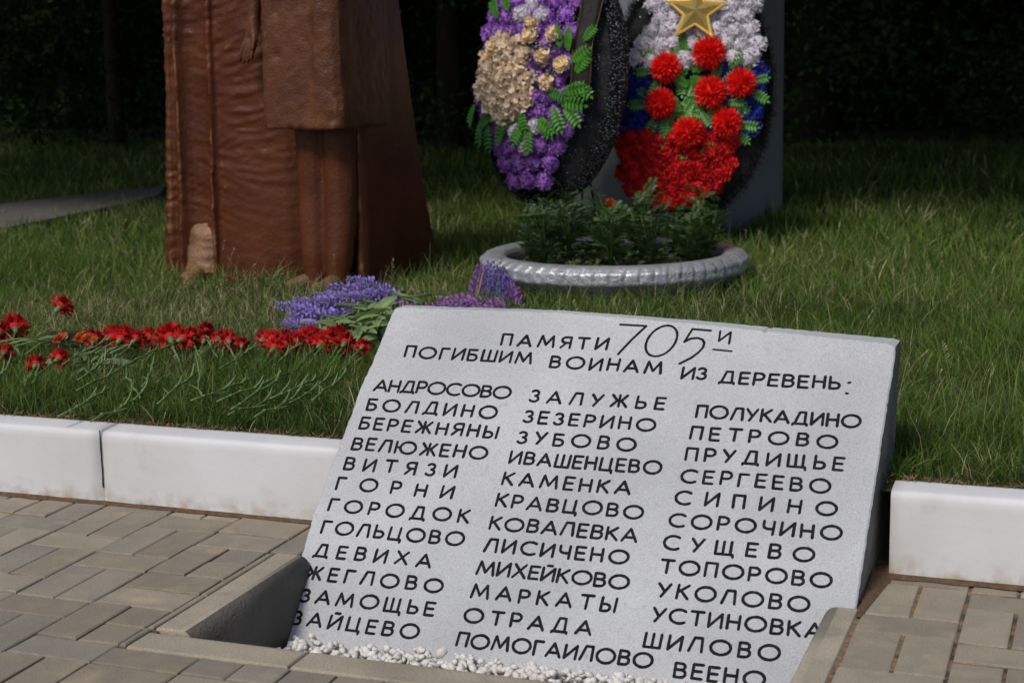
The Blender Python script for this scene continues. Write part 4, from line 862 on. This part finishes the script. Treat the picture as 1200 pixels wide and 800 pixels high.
for k,(a,b) in enumerate((((-2.207,5.15),(-2.30,5.06)),((-2.148,5.265),(-2.22,5.12)),((-2.046,5.251),(-2.12,5.10)),((-2.125,5.371),(-2.22,5.25)),((-1.986,5.304),(-2.09,5.16)),((-2.25,5.05),(-2.33,5.0)),((-1.95,5.25),(-2.04,5.12)))): lupin((*a,.24),(*b,.262),LPp,f'purple lupin spike on the grass behind the slab edge, {ORD[[0,2,4,3,5,1,6][k]]} from the left','purple lupins behind the slab',1.35)
for k,(a,b) in enumerate((((-2.213,5.6,.184),(-2.262,5.8,.309)),((-2.172,5.6,.179),(-2.222,5.8,.323)),((-2.135,5.6,.186),(-2.182,5.8,.311)),((-2.105,5.6,.182),(-2.143,5.8,.262)),((-2.064,5.58,.19),(-2.112,5.76,.232)))):
    lupin(a,b,LPp if k in(0,4) else LB,['purple lupin spike leaning on the bowl rim, leftmost of the leaning ones','blue-violet lupin spike leaning on the bowl rim beside the purple one','blue-violet lupin spike leaning on the left front of the bowl rim, rightmost tall one','short blue-violet lupin spike at the foot of the silver bowl','short reddish-purple lupin spike lying under the rim of the silver bowl'][k],'lupins leaning on the bowl',1.9)
mb=MB(); mb.tube([(-2.195,5.55,.2),(-2.20,5.62,.25),(-2.215,5.70,.30)],.003,5); o=mk('cut_stalk',mb.mesh('cut_stalk','tan')); tag(o,'thin orange-tan bare stalk among the lupins leaning on the bowl','stalk')
BLF=[leafmesh(.085,.016,'bouquet_leaf','lleaf',0,6,.35,k) for k in range(2)]
leafbunch('bouquet_leaves','mound of pale green leaves and bare stalks between blue lupins and slab corner','bouquet leaves',-2.26,4.80,.26,110,(.07,.13),R(150),1.0,BLF,.7,1.15,-.3,.7,stalks=16)
leafbunch('bouquet_leaves','few pale green leaves over the slab corner between blue and purple lupins','bouquet leaves',-2.22,5.0,.25,16,(.06,.05),R(150),1.5,BLF,.7,1.1,-.3,.7,stalks=3)
# red petal and green stalk at the gold foot
carnation(-3.36,5.80,.215,R(80),R(0),'small red carnation fallen in the grass at the robed figure\'s foot',.6,1)
# ================================================================ STATUE
dg=None
def remesh(name,mb,matname,parent,vox=.011,disp=None,smooth=2,loc=None):
    me=mb.mesh(name,matname); o=bpy.data.objects.new(name,me); col.objects.link(o)
    r=o.modifiers.new('r','REMESH'); r.mode='VOXEL'; r.voxel_size=vox; r.use_smooth_shade=True
    s=o.modifiers.new('s','SMOOTH'); s.iterations=smooth; s.factor=.6
    dg=bpy.context.evaluated_depsgraph_get(); m2=bpy.data.meshes.new_from_object(o.evaluated_get(dg)); m2.name=name
    bpy.data.objects.remove(o)
    if disp:
        n=len(m2.vertices); co=np.empty(n*3,dtype=np.float32); no=np.empty(n*3,dtype=np.float32); m2.vertices.foreach_get('co',co); m2.vertices.foreach_get('normal',no)
        co=co.reshape(-1,3); no=no.reshape(-1,3); d=np.array([disp(Vector(map(float,p)),q) for p,q in zip(co,no)]); co=co+no*d[:,None]; m2.vertices.foreach_set('co',co.astype(np.float32).ravel()); m2.update()
    if not m2.materials: m2.materials.append(M[matname])
    m2.polygons.foreach_set('use_smooth',[True]*len(m2.polygons))
    return mk(name,m2,parent)
SB=Vector((-3.25,6.1,.17)); stt=empty('statue',SB); tag(stt,'brown painted statue of a robed figure and a child in a coat on the lawn','statue')
def lv(p): return Vector(p)-SB
def loft(mb,rings,cap=True):
    """rings: list of (z,[(x,y)...]) same count"""
    n=len(rings[0][1]); vs=[]
    for z,pts in rings: vs+=[lv((x,y,z)) for x,y in pts]
    f=[(j*n+i,j*n+(i+1)%n,(j+1)*n+(i+1)%n,(j+1)*n+i) for j in range(len(rings)-1) for i in range(n)]
    f+=[tuple(range(n))[::-1],tuple((len(rings)-1)*n+i for i in range(n))]; mb.add(vs,f)
mb=MB()
bot=[(-3.815,6.10),(-3.80,6.00),(-3.755,5.965),(-3.715,5.985),(-3.685,5.950),(-3.665,5.915),(-3.645,5.945),(-3.62,5.965),(-3.56,5.960),(-3.52,5.945),(-3.498,5.905),(-3.478,5.945),(-3.38,5.925),(-3.26,5.925),(-3.16,5.945),(-3.09,5.985),(-3.04,6.04),(-2.95,6.06),(-2.87,5.98),(-2.83,5.86),(-2.79,5.83),(-2.772,5.88),(-2.765,6.10),(-2.755,6.38),(-2.745,6.64),(-2.88,6.74),(-3.30,6.70),(-3.65,6.62),(-3.79,6.40)]
top=[(-3.745,6.10),(-3.735,6.02),(-3.705,5.985),(-3.685,6.0),(-3.665,5.975),(-3.645,5.940),(-3.625,5.965),(-3.60,5.985),(-3.54,5.980),(-3.505,5.965),(-3.485,5.930),(-3.465,5.965),(-3.38,5.95),(-3.26,5.95),(-3.16,5.96),(-3.09,5.99),(-3.04,6.04),(-2.95,6.04),(-2.87,6.00),(-2.83,5.92),(-2.80,5.89),(-2.785,5.93),(-2.785,6.08),(-2.79,6.20),(-2.80,6.30),(-2.90,6.40),(-3.30,6.46),(-3.60,6.42),(-3.72,6.28)]
rings=[]
for k in range(19):
    z=.12+(2.15-.12)*k/18; t=min(1,(z-.12)/1.25); t=t**.62; tt=max(0,(z-1.7)/.45); c=(-3.3,6.15)
    pts=[]
    for (x0,y0),(x1,y1) in zip(bot,top):
        x=x0*(1-t)+x1*t; y=y0*(1-t)+y1*t
        if t>=1: x+= (x1-x0)*0
        q_=1-.75*tt**2; pts.append((c[0]+(x-c[0])*q_,c[1]+(y-c[1])*q_))
    rings.append((z,pts))
loft(mb,rings)
ellipsoid(mb,lv((-3.3,6.12,2.33)),(.11,.13,.16),14,10)
def wr(p,q):
    x,y,z=p; m_=noise.noise(Vector((x*2.5,y*2.5,z*2.2)))*.5+.5
    a=1-abs(noise.noise(Vector((x*5+.6*math.sin(z*6),y*3,z*44+3*math.sin(x*5+z*3)))))*2; b=noise.noise(Vector((x*9,y*9,z*22)))
    c=noise.noise(Vector((x*3,y*3,z*3+9)))
    side=1 if x<2.4 and q[0]<.6 else .25
    return side*(.010*max(0,a-.3)**1.3*(m_**1.5)*2.0+.0045*b*m_)+.006*c+.0015*noise.noise(Vector((x*60,y*60,z*60)))
remesh('robe',mb,'robe',stt,.0105,wr)
# gold ankle and foot between the two folds
mb=MB(); rg=[]
for z,w0,w1,y in ((.225,-3.650,-3.492,5.905),(.25,-3.646,-3.493,5.912),(.29,-3.642,-3.495,5.922),(.34,-3.638,-3.498,5.932),(.39,-3.634,-3.500,5.941),(.44,-3.632,-3.502,5.972)):
    rg.append((z,[(w0,6.02),(w0+.005,y+.018),(w0+.04,y+.006),((w0+w1)/2,y+.004),(w1-.04,y),(w1-.003,y+.014),(w1,6.02)]))
loft(mb,rg); remesh('ankle',mb,'gold_skin',stt,.008,lambda p,q:.003*noise.noise(p*25)+.0035*max(0,1-abs(noise.noise(Vector((p.x*6,p.y*6,p.z*40))))*3))
def foot(x,y,az,L,matname,s=1):
    mb=MB(); d=Vector((math.sin(az),-math.cos(az),0)); sd=Vector((math.cos(az),math.sin(az),0)); o_=Vector((x,y,0))
    ctr=[(0,.055,.035),(.25,.065,.034),(.5,.052,.038),(.75,.036,.042),(.9,.028,.040)]
    pts=[lv(o_+d*L*t+Vector((0,0,.165+h_*s))) for t,h_,w_ in ctr]; mb.tube(pts,[c[2]*s for c in ctr],10)
    for k in range(5):
        oo=(k-2)*.0165*s; l=L*(.99+[.10,.07,.04,0,-.05][k]); r=[.0125,.0095,.009,.0085,.008][k]*s
        a=lv(o_+d*L*.80+sd*oo+Vector((0,0,.185))); b=lv(o_+d*l+sd*oo*1.1+Vector((0,0,.187))); c=lv(o_+d*(l+.012)+sd*oo*1.1+Vector((0,0,.178))); mb.tube([a,b,c],[r*1.05,r*1.1,r*.7],8); ellipsoid(mb,b,(r*1.1,r*1.1,r),8,6)
    return remesh('foot',mb,matname,stt,.0055,lambda p,q:.0015*noise.noise(p*40),1)
foot(-3.565,5.93,R(-12),.12,'gold_skin',.95)
foot(-2.975,5.80,R(-42),.125,'dull_skin',1.0); foot(-2.865,5.79,R(-12),.135,'dull_skin',1.0)
# child's legs
mb=MB()
for cx,topx in ((-2.965,-2.985),(-2.868,-2.868)):
    rg=[]
    for z,r,yo in ((.17,.043,5.80),(.24,.046,5.80),(.34,.058,5.815),(.46,.066,5.835),(.58,.068,5.85),(.68,.066,5.85),(.78,.070,5.85),(.95,.075,5.86)):
        t=(z-.17)/.7; x=cx+(topx-cx)*min(1,t); rg.append((z,[(x+r*math.cos(a)*(1.0),yo+r*1.05*math.sin(a)) for a in [2*math.pi*i/16 for i in range(16)]]))
    loft(mb,rg)
mb.add(*(lambda vs:(vs,[(0,1,2,3),(7,6,5,4),(0,4,5,1),(1,5,6,2),(2,6,7,3),(3,7,4,0)]))([lv(p) for p in ((-2.97,5.82,.24),(-2.87,5.82,.24),(-2.87,6.1,.24),(-2.97,6.1,.24),(-2.98,5.82,.92),(-2.86,5.82,.92),(-2.86,6.1,.92),(-2.98,6.1,.92))]))
remesh('child_legs',mb,'robe',stt,.009,lambda p,q:.0022*noise.noise(Vector((p.x*20,p.y*20,p.z*9)))+.0012*noise.noise(p*70),2)
# coat
mb=MB(); rg=[]
for k in range(14):
    z=.835+(1.75-.835)*k/13; t=(z-.835)/.5; sx=-.010*min(1.5,t)
    L_=-3.135-sx*.8; Rr_=-2.760+sx*.6; tt=max(0,(z-1.45)/.3)**2
    pts=[(L_,6.05),(L_-.002,5.78),(L_+.006,5.725),(L_+.035,5.700),(L_+.12,5.695),(L_+.22,5.690),(-2.885,5.684),(-2.872,5.668),(-2.83,5.668),(Rr_-.035,5.672),(Rr_-.008,5.695),(Rr_,5.75),(Rr_+.004,5.95),(Rr_-.005,6.12),(Rr_-.05,6.2),(L_+.1,6.2)]
    c=(-2.95,5.9); q_=1-.8*tt; rg.append((z,[(c[0]+(x-c[0])*q_,c[1]+(y-c[1])*q_) for x,y in pts]))
loft(mb,rg); ellipsoid(mb,lv((-2.95,5.88,1.86)),(.09,.105,.13),14,10)
remesh('coat',mb,'coat',stt,.0095,lambda p,q:.004*noise.noise(Vector((p.x*6,p.y*6,p.z*5)))+.0035*noise.noise(Vector((p.x*26,p.y*26,p.z*22)))+.0022*noise.noise(p*75)-(.006*max(0,noise.noise(p*17+Vector((3,1,2)))-.35)*3),1)
# arm and hand: forearm comes down in front of the robe, hand hangs with fingers together
def skin(name,verts,edges,rad,matname,parent,levels=2):
    me=bpy.data.meshes.new(name); me.from_pydata([tuple(lv(v)) for v in verts],edges,[]); o=bpy.data.objects.new(name,me); col.objects.link(o)
    md=o.modifiers.new('k','SKIN'); 
    for v,r in zip(me.skin_vertices[0].data,rad): v.radius=(r,r)
    me.skin_vertices[0].data[0].use_root=True
    ss=o.modifiers.new('s','SUBSURF'); ss.levels=levels; ss.render_levels=levels
    rm=o.modifiers.new('r','REMESH'); rm.mode='VOXEL'; rm.voxel_size=.0042; rm.use_smooth_shade=True
    dg=bpy.context.evaluated_depsgraph_get(); m2=bpy.data.meshes.new_from_object(o.evaluated_get(dg)); bpy.data.objects.remove(o)
    if not m2.materials: m2.materials.append(M[matname])
    else: m2.materials[0]=M[matname]
    return m2
hv=[];he=[];hr=[]
def chain(pts,rads,root=None):
    prev=root
    for p,r in zip(pts,rads):
        hv.append(p); hr.append(r); i=len(hv)-1
        if prev is not None: he.append((prev,i))
        prev=i
    return prev
Y0=5.885
w0=chain([(-3.222,Y0+.02,1.62),(-3.225,Y0+.01,1.45),(-3.232,Y0,1.32),(-3.237,Y0-.005,1.262)],[.040,.037,.031,.027])
p1=chain([(-3.250,Y0-.012,1.225)],[.030],w0)
for k,(dx,dy,L,sp) in enumerate(((-.052,-.022,.150,0),(-.036,-.030,.160,0),(-.018,-.030,.152,0),(.000,-.024,.128,0))):
    kn=(-3.262+k*.016,Y0-.02-.003*k,1.190-.004*k); s=L/.16
    chain([kn,(kn[0]-.016+k*.001,kn[1]-.008,kn[2]-.040*s),(kn[0]-.030+k*.002,kn[1]-.007,kn[2]-.078*s),(kn[0]-.040+k*.003,kn[1]-.002,kn[2]-.105*s)],[.0125,.0100,.0090,.0068],p1)
chain([(-3.225,Y0-.03,1.205),(-3.222,Y0-.042,1.170),(-3.228,Y0-.046,1.138)],[.013,.011,.008],p1)
mk('hand',skin('hand',hv,he,hr,'coat',stt),stt)
# ================================================================ WOODLAND BEHIND
rt=random.Random(33); rgn=np.random.default_rng(41)
def leaves_np(P,size,nrm=None,seed=0):
    rg=np.random.default_rng(seed); n=len(P); a=rg.normal(size=(n,3)); a/=np.linalg.norm(a,axis=1)[:,None]; b=rg.normal(size=(n,3)); b-=a*(a*b).sum(1)[:,None]; b/=np.linalg.norm(b,axis=1)[:,None]
    s=(size*rg.uniform(.6,1.3,n))[:,None]; V=np.stack([P-a*s,P+b*s*.45,P+a*s,P-b*s*.45],1).reshape(-1,3); F=(np.arange(n)*4)[:,None]+np.arange(4)[None]
    return V,F
def crown_pts(c,r,n,seed):
    rg=np.random.default_rng(seed); nc=46; d=rg.normal(size=(nc,3)); d/=np.linalg.norm(d,axis=1)[:,None]; cc=np.array(c)+d*np.array(r)*rg.uniform(.45,1,(nc,1)); k=rg.integers(0,nc,n); return cc[k]+rg.normal(size=(n,3))*np.array(r)*.17
def tree(x,y,tr,H,c,r,n,label,seed,lean=0,low=()):
    o=empty('tree',(x,y,.15)); tag(o,label,'tree','trees of the dark wood behind the lawn')
    mb=MB(); P=[(0,0,-.1),(lean*.3,0,1.2),(lean*.8,0,3),(lean,0,H*.6),(lean,0,H)]; mb.tube(P,[tr*1.3,tr,tr*.85,tr*.6,tr*.2],12)
    for k in range(7):
        a=rt.uniform(0,6.28); z=rt.uniform(2.5,H*.8); L=rt.uniform(1,2.4); s_=Vector((lean,0,z)); mb.tube([s_,s_+Vector((math.cos(a)*L*.5,math.sin(a)*L*.5,.5)),s_+Vector((math.cos(a)*L,math.sin(a)*L,1.2))],[tr*.35,tr*.22,tr*.08],6)
    PP=[crown_pts((c[0]-x,c[1]-y,c[2]-.15),r,n,seed)]
    for (lc,lr,ln) in low:
        e=Vector((lc[0]-x,lc[1]-y,lc[2]-.15)); mb.tube([Vector((0,0,2.2)),e*.5+Vector((0,0,1.6)),e],[tr*.45,tr*.3,tr*.08],6)
        for k in range(6): mb.tube([e*(.5+.07*k)+Vector((0,0,.9-.12*k)),e+Vector((rt.uniform(-1,1)*lr[0],rt.uniform(-1,1)*lr[1],0))],[tr*.12,.01],5)
        PP.append(crown_pts(tuple(e),lr,ln,seed+50))
    mk('trunk',mb.mesh('trunk','bark'),o)
    V,F=leaves_np(np.concatenate(PP),.13,seed=seed); mk('crown',np_mesh('crown',V,[F],'leafd'),o)
for i,a in enumerate((
 (-8.83,13.3,.07,8,(-8.8,12.0,5.2),(3.2,3.0,2.8),9000,'thin dark trunk in the gloom behind the path at far left'),
 (-5.44,13.3,.10,10,(-5.2,12.4,5.6),(3.2,3.0,3.0),11000,'dark straight trunk between the statue and the left wreath'),
 (-7.0,14.6,.17,11,(-6.8,13.6,6.5),(3.0,3.0,3.4),9000,'dark trunk hidden in shade directly behind the statue'),
 (-2.6,14.8,.20,11,(-2.6,13.0,5.8),(3.4,3.2,3.2),11000,'big dark trunk standing behind the grey stele'),
 (.2,15.2,.15,10,(.2,13.0,5.8),(3.2,3.2,3.0),11000,'dark tree in the wood to the right of the stele'),
 (3.4,13.6,.16,10,(3.0,12.0,5.4),(3.0,3.2,3.0),9000,'dark tree beyond the right edge of the lawn'),
 (-11.6,13.8,.14,9,(-11.4,12.2,5.4),(2.8,2.8,3.0),8000,'dark tree deep in shade beyond the path'),
 (-9.8,7.4,.15,9,(-9.2,7.0,4.6),(2.2,2.6,2.6),8000,'dark tree left of the path, crown over the path'),  # unseen tree, added to shade the path and the ground behind
 (2.6,9.6,.15,9,(2.6,9.4,4.6),(2.2,2.6,2.6),8000,'dark tree right of the lawn beside the white kerb'))):  # unseen tree, added to keep the background dark
    tree(*a[:7],a[7],100+i,low={2:[((-5.4,10.4,2.75),(3.0,1.6,.5),8000)],4:[((-.6,10.6,2.75),(3.0,1.6,.5),8000)],3:[((-.6,8.1,3.5),(2.7,2.1,.5),9500)],1:[((-6.0,7.8,3.5),(2.2,2.4,.5),9000)],5:[((1.6,8.2,3.4),(1.8,2.0,.5),5000)]}.get(i,()))  # low boughs added above the view to shade the back lawn
# undergrowth, one mass
Pn=[];Cn=[]
def clump(cx,cy,cz,rx,ry,rz,n,sz,c):
    P=np.array([cx,cy,cz])+rgn.normal(size=(n,3))*np.array([rx,ry,rz])*.5; P=P[P[:,2]>.15]; V,F=leaves_np(P,sz,seed=int(rgn.integers(1e6))); Pn.append(V); Cn.append(np.tile(np.array(c)*rgn.uniform(.6,1.4),(len(V),1)))
for k in range(330):
    x=rt.uniform(-14,5); y=rt.uniform(12.6,15.8)+max(0,(x+2))*.12; z=rt.uniform(.2,2.6); clump(x,y,z,.75,.6,.4,230,.038,rt.choice([(.022,.05,.020),(.028,.062,.018),(.014,.034,.016),(.045,.08,.022)]))
for k in range(16):       # small paler sprays that catch light
    x=rt.uniform(-10,1.5); y=rt.uniform(12.0,12.7); clump(x,y,rt.uniform(.4,1.9),.35,.2,.16,16,.032,(.11,.19,.035))
V=np.concatenate(Pn); F=(np.arange(len(V)//4)*4)[:,None]+np.arange(4)[None]
o=mk('undergrowth',np_mesh('undergrowth',V,[F],'under',np.concatenate(Cn))); tag(o,'dense dark undergrowth of leafy bushes at the edge of the wood','undergrowth',kind='stuff')
# the wood farther in, one mass
P=np.stack([rgn.uniform(-26,16,110000),rgn.uniform(16.5,21,110000),rgn.uniform(.1,9,110000)],1); V,F=leaves_np(P,.30,seed=9)
o=mk('woodland',np_mesh('woodland',V,[F],'leafd')); tag(o,'dark mass of woodland filling the background','woodland',kind='stuff')
